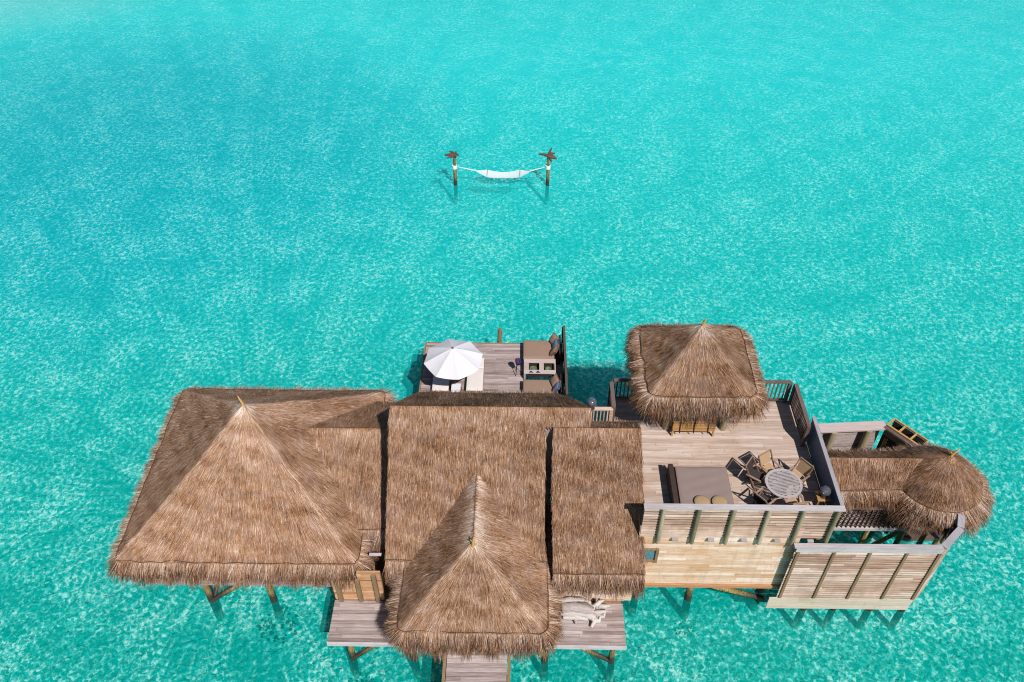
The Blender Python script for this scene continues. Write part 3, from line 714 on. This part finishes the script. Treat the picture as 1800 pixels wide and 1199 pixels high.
def make_chair(sling):
    t = thing('folding_chair', 'chair', 'chair', (0,0,0), 'folding armchairs around the round terrace table', True)
    w = .27     # faces +x
    mb = MB(); mb.box(-.2,.24,-w+.03,w-.03,.435,.455); part('seat', mb, M[sling], t)
    mb = MB(); n = nrm((-.28,0,1.)); o = np.array((-.2,-w+.03,.5))
    mb.boards(o, (0,1,0), n, nrm((-1,0,-.28)), 2*w-.06, .46, .04, .006, .012, (3,4), .6, .3); part('backrest', mb, M[sling], t)
    for s in (-1, 1):
        mb = MB(); mb.beam((.25,s*w,.003),(-.34,s*w,1.0),.03,.045); part('back_leg', mb, M['teak'], t)
        mb = MB(); mb.beam((-.3,s*(w-.035),.003),(.24,s*(w-.035),.63),.03,.045); part('front_leg', mb, M['teak'], t)
        mb = MB(); mb.beam((-.24,s*(w+.01),.655),(.28,s*(w+.01),.655),.06,.025,.9); part('armrest', mb, M['teak'], t)
    mb = MB(); mb.beam((-.335,-w,1.0),(-.335,w,1.0),.03,.05,.9); part('top_slat', mb, M['teak'], t)
    return t
cd = make_chair('darkmesh'); ct = make_chair('tanmesh')
chairs = [(cd, 7.98, 18.02, -36, 'dark-backed folding chair pushed farthest left, nearest the far side of the daybed'),
          (ct, 8.48, 18.30, -58, 'tan-backed folding chair on the far side of the round table, beside the dark-backed one'),
          (ct, 9.38, 17.98, -142, 'brown-backed folding chair between the round table and the solid side screen'),
          (cd, 8.03, 16.98, 40, 'dark folding chair near left of the round table, by the slat fence'),
          (ct, 9.00, 16.86, 100, 'tan folding chair tucked between the round table and the front slat fence')]
used = set()
for proto, x, y, rz, lb in chairs:
    o = proto if proto.name not in used else copy_tree(proto); used.add(proto.name)
    o.location = (x, y, Z); o.rotation_euler = (0,0,math.radians(rz)); o['label'] = lb

def globe_lamp(loc, label, stand):
    t = thing('globe_lamp', label, 'lamp', loc, 'glass globe lamps', True)
    h = stand
    mb = MB(); mb.tube([(0,0,0),(0,0,h)], .045, 10); mb.lathe((0,0,0), [(0,.004),(.12,.004),(.12,.03),(.05,.04)], 16); part('stand', mb, M['dark'], t)
    mb = MB(); mb.lathe((0,0,h), [(.03,0),(.09,.01),(.1,.05),(.06,.07)], 16); part('collar', mb, M['metal'], t)
    mb = MB(); mb.lathe((0,0,h+.06), [(.06,0),(.14,.05),(.18,.13),(.18,.2),(.14,.28),(.07,.325),(.0,.335)], 20); part('globe', mb, M['globe'], t)
    mb = MB(); mb.tube([(0,0,h+.06),(0,0,h+.18)], .03, 8); part('candle', mb, M['canvas'], t)
globe_lamp((2.52, 20.44, 6.0), 'glass globe lamp on the corner of the small railing by the main ridge end', .08)
globe_lamp((10.02, 17.12, 5.48), 'glass globe lamp in the shade against the side screen of the terrace', .05)
st = thing('side_stand', 'small wooden corner stand under the shaded globe lamp', 'side table', (10.0, 17.1, Z))
mb = MB(); mb.boards((9.8,16.92,5.44),(1,0,0),(0,1,0),(0,0,1),.42,.42,.1,.01,.03,(1,2)); part('top', mb, M['orange'], st)
for dx in (-.16,.16):
    for dy in (-.16,.16): mb = MB(); mb.beam((10.01+dx*1.2,17.13+dy*1.2,Z+.003),(10.01+dx*.8,17.13+dy*.8,5.44),.035,.035); part('leg', mb, M['orange'], st)

# ================================================================== 9. bath pavilion
bp = thing('round_bath_pavilion', 'small round thatched pavilion with a covered corridor at the right end of the villa', 'pavilion', (15.0, 18.85, 1.5))
th = Thatch(); th.loft(line((10.42,19.12,5.02),(14.6,19.12,5.02),14), line((10.42,18.25,4.2),(14.0,18.4,4.2),14), dens=1300, capv=.25, out=.25, drop=.42, sdens=520, tmean=.45, sag=.02)
th.loft(line((14.6,19.12,5.02),(10.42,19.12,5.02),14), line((14.0,20.1,4.2),(10.42,20.0,4.2),14), dens=700, out=.25, drop=.4, sdens=250, tmean=.42, rope=False)
th.build('corridor_roof', bp)
th = Thatch(); nC = 40; rC = 1.48; cc = (14.82, 18.88)
Ec = np.array([(cc[0]+rC*math.cos(t), cc[1]+rC*.97*math.sin(t), 4.2) for t in np.linspace(0,2*PI,nC+1)[:-1]])
th.loft(np.tile([(cc[0],cc[1],5.5)], (nC,1)), Ec, True, sag=-.13, dens=1500, out=.34, drop=.72, sdens=560, tmean=.44)
r = th.build('thatch_roof', bp); finial(r, (cc[0]+.02,cc[1],5.45), (.1,.1), .42)
for rr, dz in ((.5,.34),):
    mb = MB(); mb.tube([(cc[0]+rr*math.cos(t), cc[1]+rr*math.sin(t), 5.5-dz) for t in np.linspace(0,2*PI,25)], .02, 5, caps=False); part('ring_rope', mb, M['rope'], r)
mb = MB(); mb.box(10.6,14.2,18.15,18.27,2.02,2.16,.85); part('edge_beam', mb, M['cap'], bp)
mb = MB(); mb.boards((10.6,18.28,2.08),(1,0,0),(0,1,0),(0,0,1),3.6,1.7,.13,.008,.035); part('corridor_floor', mb, M['deck'], bp)
lt_ = MB()
for k in range(20):
    x = 10.75+k*.17; lt_.beam((x,18.19,2.17),(x+.02,18.19,3.3),.035,.02)
for k in range(-7, 20):
    xa = 10.75+k*.17; p = (xa,18.225,2.17); q = (xa+1.1,18.225,3.27)
    f0 = max(0,(10.75-xa)/1.1); f1 = min(1,(13.95-xa)/1.1)
    if f1 <= f0: continue
    lt_.beam((xa+1.1*f0,18.225,2.17+1.1*f0),(xa+1.1*f1,18.225,2.17+1.1*f1),.02,.03)
lt_.beam((10.65,18.2,3.33),(14.0,18.2,3.33),.1,.06,.9); part('lattice_railing', lt_, M['lattice'], bp)
mb = MB(); mb.box(14.2,15.9,18.3,20.2,1.2,1.4); part('bath_floor', mb, M['lattice'], bp)
mb = MB(); mb.lathe((15.0,19.2,1.41), [(.55,0),(.75,.2),(.8,.6),(.74,.6),(.68,.25),(0,.15)], 24); part('bathtub', mb, M['canvas'], bp)
for t in range(6):
    a_ = t*PI/3+.3; mb = MB(); x, y = cc[0]+1.15*math.cos(a_), cc[1]+1.15*math.sin(a_); mb.tube([(x,y,1.4),(x,y,4.25)], .09, 10); part('post', mb, M['olive'], bp)
for x, y in ((11.2,18.4),(12.9,18.4),(14.15,18.3),(11.2,19.8),(14.1,19.8),(15.7,18.4),(15.7,19.8)): pile(bp, x, y, 2.0 if x < 14.2 else 1.2, .11)
brace(bp, (12.9,18.4,.1),(14.1,18.3,1.9)); brace(bp, (14.2,17.9,1.2),(13.6,17.2,-.2))
brace(bp, (14.6,17.9,1.2),(14.1,17.0,-.2))

bs = thing('bath_screen', 'tall pale slatted screen reaching down to the water in front of the bath pavilion', 'screen', (11.6, 16, .3))
mb = MB(); mb.boards((9.18,16.03,1.0),(1,0,0),(0,0,1),(0,-1,0),4.84,3.0,.136,.048,.02,(1.2,5),.58,.32)
part('slat_panel', mb, M['slat'], bs)
mb = MB(); mb.box(9.2,14.0,16.035,16.06,1.0,4.0,.1); part('backing', mb, M['dark'], bs)  # added dark sheet, shade of the slat gaps put into its colour
mb = MB(); mb.boards((8.94,16.02,.28),(1,0,0),(0,0,1),(0,-1,0),5.1,.71,.235,.008,.035,(1.6,2.4),.6,.2); part('bottom_boards', mb, M['strip'], bs)
mb = MB(); mb.boards((9.2,16.01,3.93),(1,0,0),(0,0,1),(0,-1,0),4.84,.2,.2,.0,.04,(2,3),.75,.1); part('top_board', mb, M['cap'], bs)
for x in (9.3,10.5,11.69,12.91,14.0):
    mb = MB(); mb.box(x-.045,x+.045,15.96,16.005,1.02,3.95,.4); part('batten', mb, M['brownpost'], bs)
mb = MB(); mb.box(9.12,14.02,15.965,16.14,4.15,4.21,.6); part('cap_rail', mb, M['cap'], bs)
mb = MB(); A = (14.03,16.03); B = (14.88,16.8); C_ = (15.1,17.35)
for p, q in ((A,B),(B,C_)):
    L = math.hypot(q[0]-p[0], q[1]-p[1]); u = ((q[0]-p[0])/L, (q[1]-p[1])/L, 0)
    mb.boards((p[0],p[1],.35), u, (0,0,1), (u[1],-u[0],0), L, 3.8, .1, .018, .02, (1,1.3), .5, .4)
part('corner_panel', mb, M['slat'], bs)
mb = MB()
for p, q in ((A,B),(B,C_)):
    L = math.hypot(q[0]-p[0], q[1]-p[1]); u = np.array(((q[0]-p[0])/L, (q[1]-p[1])/L, 0)); nn_ = np.array((-u[1],u[0],0))
    mb.obox((np.array((p[0],p[1],2.3))+np.array((q[0],q[1],2.3)))/2+nn_*.03, u*L/2, nn_*.012, (0,0,1.8))
part('inner_lining', mb, M['shadeblue'], bs)
mb = MB(); mb.beam((A[0]+.02,A[1]+.03,4.187),(B[0],B[1],4.187),.22,.06,.6); mb.beam((B[0]+.01,B[1]+.05,4.187),(C_[0],C_[1],4.187),.22,.056,.6); part('corner_cap', mb, M['capy'], bs)
for x in (10.4,11.5,12.8,14.0): pile(bs, x, 16.16, 1.1, .12)

bwl = thing('rear_wall', 'grey plank wall with two green-brown posts and a broad top beam behind the bath corridor', 'wall', (12.5, 21.4, 1.5))
mb = MB(); mb.boards((10.6,21.42,1.2),(1,.08,0),(0,0,1),(0,-1,0),3.2,2.75,.075,.008,.02,(1.5,3.2),.6,.2); part('panel', mb, M['deck'], bwl)
mb = MB(); mb.beam((10.5,21.30,3.98),(13.85,21.56,3.98),.42,.07,.85); part('top_beam', mb, M['paletable'], bwl)
for x, y in ((11.85,21.3),(13.2,21.4)):
    mb = MB(); mb.tube([(x,y-.02,-1.7),(x,y-.02,3.93)], .14, 12); part('post', mb, M['olive'], bwl)
pf = thing('corner_trough', 'orange-edged wooden trough with compartments at the far corner of the bath court', 'trough', (14.4, 21.1, 3.4))
P0 = np.array((13.9,21.58,0)); P1 = np.array((14.85,20.45,0)); u = nrm(P1-P0); v = np.array((-u[1],u[0],0)); v = v if v[0] > 0 else -v; L = np.linalg.norm(P1-P0)
mb = MB()
def seg(a0,b0,w0,h0,z,t=.6): 
    A_ = P0+u*a0+v*b0; mb.obox((A_[0],A_[1],z), u*w0/2, v*h0/2, (0,0,.04), t)
seg(L/2,0,L,.07,4.0); seg(L/2,.48,L*.94,.06,4.0); 
for k in (.02,.34,.66,.98): seg(L*k,.24,.06,.41,3.997)
part('frame', mb, M['orange'], pf)
mb = MB(); c0 = P0+u*L/2+v*.24; mb.obox((c0[0],c0[1],3.5), u*L*.49, v*.22, (0,0,.03)); mb.obox((*(P0+u*L/2+v*.48)[:2],2.9), u*L*.47, v*.02, (0,0,1.0)); mb.obox((*(P0+u*L/2+v*.02)[:2],2.4), u*L*.5, v*.02, (0,0,1.5))
part('box', mb, M['dark'], pf)
mb = MB(); mb.beam((P0[0]-.12,P0[1]-.12,3.99),(P1[0]-.12,P1[1]-.12,3.99),.14,.08); part('inner_cap', mb, M['rail'], pf)
mb = MB(); mb.boards((13.4,20.2,2.1),(1,0,0),(0,1,0),(0,0,1),1.4,1.1,.1,.02,.03,(2,3),.4,.2); part('step_boards', mb, M['lattice'], pf)
for x, y in ((14.05,21.45),(14.8,20.6)): pile(pf, x, y, 3.4, .09)

# ================================================================== 10. sun deck
sd = thing('sun_deck', 'low plank sun deck reaching out over the lagoon behind the main roof', 'deck', (-1.3, 27, 1.1))
mb = MB(); dk = M['deck']
mb.boards((-4.38,22.7,1.265),(1,0,0),(0,1,0),(0,0,1),6.2,3.32,.13,.009,.035,(1.8,3.8),.48,.2)
mb.boards((-4.38,26.02,1.265),(1,0,0),(0,1,0),(0,0,1),4.6,.9,.13,.009,.035,(1.8,3.8),.48,.2)
mb.boards((1.5,26.02,1.265),(1,0,0),(0,1,0),(0,0,1),.32,.9,.13,.009,.035,(1,2),.48,.2)
mb.boards((-4.38,26.92,1.265),(1,0,0),(0,1,0),(0,0,1),6.2,1.75,.13,.009,.035,(1.8,3.8),.48,.2)
part('deck_boards', mb, M['deck'], sd)
mb = MB(); mb.box(-4.4,1.84,28.68,28.74,1.1,1.3); mb.box(-4.45,-4.39,22.7,28.7,1.08,1.3); mb.box(1.83,1.89,22.7,28.68,1.08,1.3); part('fascia', mb, M['brownpost'], sd)
for x in (-4.1,-1.3,1.6):
    for y in (23.5,26.0,28.4): pile(sd, x, y, 1.25, .11)
sc = thing('deck_screen', 'dark upright privacy screen along the right edge of the sun deck', 'screen', (1.95, 26.8, 1.3))
mb = MB(); mb.boards((1.93,24.5,1.2),(0,1,0),(0,0,1),(1,0,0),4.25,1.15,.1,.012,.025,(2,3),.4,.2); part('panel', mb, M['dark'], sc)
mb = MB(); mb.box(1.895,2.0,24.5,28.75,2.36,2.41,.3); part('cap_rail', mb, M['rail'], sc)
for y in (24.9,26.3,27.6,28.7): mb = MB(); mb.box(1.86,1.925,y-.04,y+.04,.9,2.355); part('post', mb, M['rail'], sc)

ub = thing('parasol', 'white octagonal parasol shading the loungers on the sun deck', 'parasol', (-2.85, 25.95, 1.3))
mb = MB(); cx_, cy_ = -2.85, 25.72; zr, zt = 3.2, 3.82; Rr = 1.27; V = []; F = []; T_ = []
nr = 7; sub = 4; a0 = math.radians(14)
for i in range(nr+1):
    f = i/nr
    for k in range(8*sub):
        q = k/sub; k0 = int(q); fr_ = q-k0; A0 = a0+k0*PI/4; A1 = A0+PI/4
        x = (math.cos(A0)*(1-fr_)+math.cos(A1)*fr_)*Rr*f; y = (math.sin(A0)*(1-fr_)+math.sin(A1)*fr_)*Rr*f
        z = zt-(zt-zr)*(f**1.12) - .05*math.sin(PI*fr_)*f
        V.append((cx_+x, cy_+y, z+.0))
m_ = 8*sub
for i in range(nr):
    for k in range(m_): F.append((i*m_+k, (i+1)*m_+k, (i+1)*m_+(k+1)%m_, i*m_+(k+1)%m_))
mb.add(V, F, .5)
part('canopy', mb, M['canvas'], ub)
mb = MB(); mb.tube([(cx_,cy_,1.38),(cx_,cy_,zt+.05)], .028, 10); mb.lathe((cx_,cy_,zt), [(.05,0),(.04,.05),(0,.09)], 10); part('pole', mb, M['teak'], ub)
mb = MB(); mb.lathe((cx_,cy_,1.303), [(0,0),(.28,0),(.28,.06),(.05,.09)], 20); part('base', mb, M['dark'], ub)
for k in range(8):
    A = a0+k*PI/4; mb = MB(); mb.tube([(cx_+.05*math.cos(A),cy_+.05*math.sin(A),zt-.06),(cx_+(Rr-.03)*math.cos(A),cy_+(Rr-.03)*math.sin(A),zr-.02)], .011, 6); part('rib', mb, M['teak'], ub)

def make_lounger():
    t = thing('sun_lounger', 'x', 'sun lounger', (0,0,0), 'white sun loungers under the parasol', True)
    mb = MB(); mb.box(-.37,.37,-.98,1.0,.2,.27); part('frame', mb, M['teak'], t)
    for sx in (-.32,.32):
        for y in (-.88,.88): mb = MB(); mb.box(sx-.035,sx+.035,y-.035,y+.035,.003,.2); part('leg', mb, M['teak'], t)
    mb = MB(); cushion(mb, -.36,.36,-.98,.35,.272,.36,.03,.5,6,.006); cushion(mb, -.36,.36,.36,1.0,.272,.39,.03,.5,6,.01); part('mattress', mb, M['mattress'], t)
    return t
l0 = make_lounger(); l1 = copy_tree(l0)
l0.location = (-3.48,26.32,1.3); l0['label'] = 'white sun lounger half hidden under the left side of the parasol'
l1.location = (-2.0,26.35,1.3); l1['label'] = 'white sun lounger to the right of the parasol pole, mostly in the sun'
t = thing('side_table', 'low white side table between the two sun loungers', 'side table', (-2.8,25.4,1.3))
mb = MB(); mb.box(-3.0,-2.6,25.2,25.75,1.62,1.66); part('table_top', mb, M['canvas'], t)
for x in (-2.96,-2.64):
    for y in (25.24,25.71): mb = MB(); mb.box(x-.02,x+.02,y-.02,y+.02,1.303,1.62); part('leg', mb, M['canvas'], t)

def sofa(y0, y1, label):
    t = thing('deck_sofa', label, 'sofa', (.75,(y0+y1)/2,1.3), 'tan sofas on the sun deck')
    mb = MB(); mb.box(.1,1.78,y0,y1,1.36,1.5); part('base', mb, M['dark'], t)
    for x in (.18,1.7):
        for y in (y0+.08,y1-.08): mb = MB(); mb.box(x-.04,x+.04,y-.04,y+.04,1.303,1.36); part('leg', mb, M['dark'], t)
    mb = MB(); cushion(mb, .1,1.5,y0,y1,1.505,1.72,.05,.5,9,.015,.006); part('seat_cushion', mb, M['beige'], t)
    mb = MB(); mb.box(1.72,1.80,y0,y1,1.5,2.05); part('backrest', mb, M['dark'], t)
sofa(27.32,28.5,'tan sofa at the far corner of the sun deck, beyond the pale low table')
sofa(24.95,26.0,'tan sofa nearer the roof, on the near side of the pale low table')
def pillow(loc, ry, rz, mat, label, s=.24):
    mb = MB(); cushion(mb, -s,s,-s,s,-.08,.08,.1,.5,6,.03)
    o = single('throw_pillow', mb, M[mat], label, 'pillow', (0,0,0), 'throw pillows on the deck sofas'); o.location = loc; o.rotation_euler = (0,ry,rz)
pillow((1.5,28.3,1.94), -1.0, .5, 'beige', 'tan throw pillow in the far corner of the far sofa')
pillow((1.56,27.98,1.92), -1.1, .1, 'bluegrey', 'blue-grey throw pillow in the middle of the far sofa back')
pillow((1.5,27.6,1.92), -.95, -.35, 'beige', 'tan throw pillow at the near end of the far sofa')
pillow((1.48,25.72,1.92), -.95, .3, 'brownfab', 'brown throw pillow on the near sofa, next to the gap in the deck')
pillow((1.55,25.33,1.92), -1.0, -.2, 'bluegrey', 'blue-grey throw pillow on the near sofa, closest to the roof')
t = thing('low_table', 'pale wooden low table with two open bays between the tan sofas', 'table', (.85,26.85,1.3))
mb = MB(); mb.box(.14,1.55,27.02,27.26,1.69,1.73,.8); mb.box(.14,1.55,26.34,26.56,1.69,1.73,.9); mb.box(.14,.36,26.565,27.015,1.688,1.728,.5); mb.box(.82,1.02,26.565,27.015,1.688,1.728,.7); mb.box(1.5,1.55,26.565,27.015,1.688,1.728,.6)
part('table_top', mb, M['paletable'], t)
mb = MB(); mb.box(.3,1.52,26.4,27.2,1.45,1.47,.1); part('shelf', mb, M['dark'], t)
for x in (.18,1.5):
    for y in (26.38,27.22): mb = MB(); mb.box(x-.04,x+.04,y-.04,y+.04,1.303 if y > 27 or x < .3 else 1.2,1.69); part('leg', mb, M['paletable'], t)
for x, s, lb in ((.56,.17,'round green bowl in the left bay of the low table'),(1.22,.14,'small green dish in the right bay of the low table')):
    mb = MB(); mb.lathe((x,26.78,1.475), [(0,.0),(s*.5,.0),(s,.12),(s*.95,.12),(s*.45,.02),(0,.015)], 18)
    if s > .15:
        for k in range(9):
            a_ = k*.7; mb.lathe((x+.07*math.cos(a_)*(k>0),26.78+.07*math.sin(a_)*(k>0),1.55), [(0,-.035),(.03,-.02),(.04,.01),(.03,.04),(0,.05)], 8, .8)
    single('bowl', mb, M['greenglass'], lb, 'bowl', (x,26.78,1.475), 'green bowls on the low table')
for x, lb in ((.46,'left navy folded napkin on the front board of the low table'),(.76,'right navy folded napkin on the front board of the low table')):
    mb = MB(); mb.add([(x-.11,26.38,1.733),(x+.11,26.38,1.733),(x,26.52,1.733),(x-.09,26.39,1.75),(x+.09,26.39,1.75),(x,26.49,1.765)], [(2,1,0),(3,4,5),(0,1,4,3),(1,2,5,4),(2,0,3,5)])
    single('napkin', mb, M['navy'], lb, 'napkin', (x,26.44,1.733), 'navy napkins on the low table')
t = thing('ice_bucket_stand', 'dark bucket stand with a red bottle standing left of the low table', 'ice bucket', (-.12,26.75,1.3))
for a_ in (0,2.1,4.2): mb = MB(); mb.beam((-.12+.2*math.cos(a_),26.75+.2*math.sin(a_),1.303),(-.12+.08*math.cos(a_),26.75+.08*math.sin(a_),1.9),.02,.02); part('leg', mb, M['dark'], t)
mb = MB(); mb.lathe((-.12,26.75,1.9), [(0,0),(.1,0),(.14,.24),(.13,.24),(.09,.03),(0,.03)], 18); part('bucket', mb, M['navy'], t)
mb = MB(); mb.lathe((-.17,26.75,1.93), [(0,0),(.045,0),(.045,.2),(.015,.28),(.015,.36),(0,.36)], 12); part('bottle', mb, M['red'], t)
mb = MB(); mb.tube([(-1.0,28.9,-1.7),(-1.0,28.9,1.0),(-.98,28.92,2.0)], [.12,.11,.09], 10, .4, jit=.08)
mb.tube([(-1.0,28.9,1.5),(-.86,28.92,1.75)], [.05,.03], 7)
single('mooring_post', mb, M['brownpost'], 'single rough post rising at the far edge of the sun deck', 'post', (-1.0,28.9,-1.7))

# ================================================================== 11. hammock over the lagoon
def hpost(x, y, label, crown):
    t = thing('hammock_post', label, 'post', (x,y,-1.7), 'posts holding the hammock')
    mb = MB(); mb.tube([(x+.015*z,y,z) for z in np.linspace(-1.7,1.95,8)], [.115,.115,.11,.11,.105,.105,.1,.1], 12, .3, jit=.05); part('shaft', mb, M['pile'], t)
    mb = MB(); mb.tube([(x,y,1.16),(x,y,1.38)], .15, 12); part('rope_binding', mb, M['hammockcloth'], t)
    mb = MB()
    for a, b, r in crown: mb.tube([np.array((x,y,2.0))+np.array(a), np.array((x,y,2.0))+(np.array(a)+np.array(b))/2+np.array((0,0,.05)), np.array((x,y,2.0))+np.array(b)], [r, r*.8, r*.35], 8, .4, jit=.25)
    part('driftwood_crown', mb, M['crown'], t)
hpost(-4.05,43.95,'left hammock post topped with a flat driftwood crown',[((.15,0,0),(-.55,.05,.02),.13),((0,.1,.05),(.3,-.1,.1),.1),((-.1,-.1,0),(-.4,-.2,-.05),.09),((0,.15,.05),(-.3,.3,.1),.08),((.05,-.1,0),(.1,.3,.12),.09)])
hpost(1.5,44.0,'right hammock post topped with spiky driftwood branches',[((0,0,0),(-.55,.1,.08),.1),((0,0,0),(.5,-.1,-.12),.13),((0,0,0),(.2,.1,.5),.08),((0,0,0),(.2,-.15,-.3),.09),((0,.1,.0),(.4,.25,.05),.08)])
hm = thing('hammock', 'white hammock slung above the water between the two lagoon posts', 'hammock', (-1.3,43.97,.6))
LA = np.array((-3.93,43.95,1.27)); RA = np.array((1.38,44.0,1.27)); sx0, sx1 = -2.12, -.16
mb = MB(); V = []; F = []; nu, nv = 30, 9
for i in range(nu+1):
    f = i/nu; x = -2.75+(.42+2.75)*f
    if x < sx0: w = .06+(.42-.06)*((x+2.75)/(sx0+2.75))
    elif x > sx1: w = .06+(.42-.06)*((.42-x)/(.42-sx1))
    else: w = .42-.08*math.sin(PI*(x-sx0)/(sx1-sx0))
    zc = .98-.3*(1-((x+1.17)/1.62)**2)
    for j in range(nv+1):
        q = j/nv*2-1; V.append((x, 43.97+w*q, zc+.03*q*q*(w/.55)))
for i in range(nu):
    for j in range(nv): F.append((i*(nv+1)+j,(i+1)*(nv+1)+j,(i+1)*(nv+1)+j+1,i*(nv+1)+j+1))
mb.add(V, F, .5, True); part('bed', mb, M['net'], hm)
for sx in (sx0, sx1):
    zc = .98-.3*(1-((sx+1.17)/1.62)**2)+.1; mb = MB(); mb.tube([(sx,43.5,zc-.06),(sx,44.44,zc-.06)], .014, 8); part('spreader_bar', mb, M['teak'], hm)
for A_, x in ((LA,-2.75),(RA,.42)):
    mb = MB()
    for q in (-.05,0,.05): mb.tube([A_,(x,43.97+q,.99)], .010, 6)
    part('rope', mb, M['hammockcloth'], hm)

# reef rocks at the foot of some stilts
def rock(x, y, s, label):
    mb = MB(); 
    for k in range(70):
        a_ = random.uniform(0,2*PI); d_ = s*1.25*math.sqrt(random.random()); r_ = s*random.uniform(.04,.12)
        mb.lathe((x+d_*math.cos(a_),y+d_*math.sin(a_),-1.37), [(r_,0),(r_*1.05,r_*.5),(r_*.7,r_*1.1),(r_*.25,r_*1.45),(0,r_*1.5)], 7, sx=random.uniform(.7,1.4))
    single('reef_rock', mb, M['coral'], label, 'rock', (x,y,-1.7), 'dark reef clumps at the stilt bases')
rock(-9.0,15.9,.6,'dark underwater reef clump at the foot of the second stilt of the left pavilion')
rock(-5.6,13.6,.45,'dark underwater reef clump at the foot of the leftmost entrance-deck stilt')
rock(6.2,16.0,.3,'small dark underwater clump at the foot of the plank-wall stilt')
rock(3.2,13.7,.4,'dark underwater reef clump at the foot of the rightmost entrance-deck stilt')

# ================================================================== light, sky, camera
sun_dir = Vector((.38, -.72, 1.0)).normalized()
elev = math.asin(sun_dir.z); az = math.atan2(sun_dir.x, sun_dir.y)
w = bpy.data.worlds.new('World'); scene.world = w; w.use_nodes = True; nt = w.node_tree
sky = nt.nodes.new('ShaderNodeTexSky'); sky.sky_type = 'NISHITA'; sky.sun_disc = False
sky.sun_elevation = elev; sky.sun_rotation = az; sky.air_density = 1.0; sky.dust_density = .6
bg = nt.nodes['Background']; nt.links.new(sky.outputs[0], bg.inputs[0]); bg.inputs[1].default_value = .055
L = bpy.data.lights.new('sun', 'SUN'); L.energy = 4.6; L.angle = math.radians(.5); L.color = (1, .955, .9)
lo = bpy.data.objects.new('sun', L); COL.objects.link(lo); lo.rotation_euler = sun_dir.to_track_quat('Z', 'Y').to_euler()
cam = bpy.data.cameras.new('camera'); cam.lens = 30.0; cam.sensor_width = 36; cam.clip_end = 5000; cam.clip_start = .5
co = bpy.data.objects.new('camera', cam); COL.objects.link(co); co.location = (0, 0, 28.5)
co.rotation_euler = (math.radians(90-43.3), 0, math.radians(.83)); scene.camera = co
vs = scene.view_settings; vs.view_transform = 'Standard'; vs.look = 'None'; vs.exposure = 0.28; vs.gamma = 1
scene.cycles.filter_width = 1.05
scene.cycles.transparent_max_bounces = 16; scene.cycles.max_bounces = 6
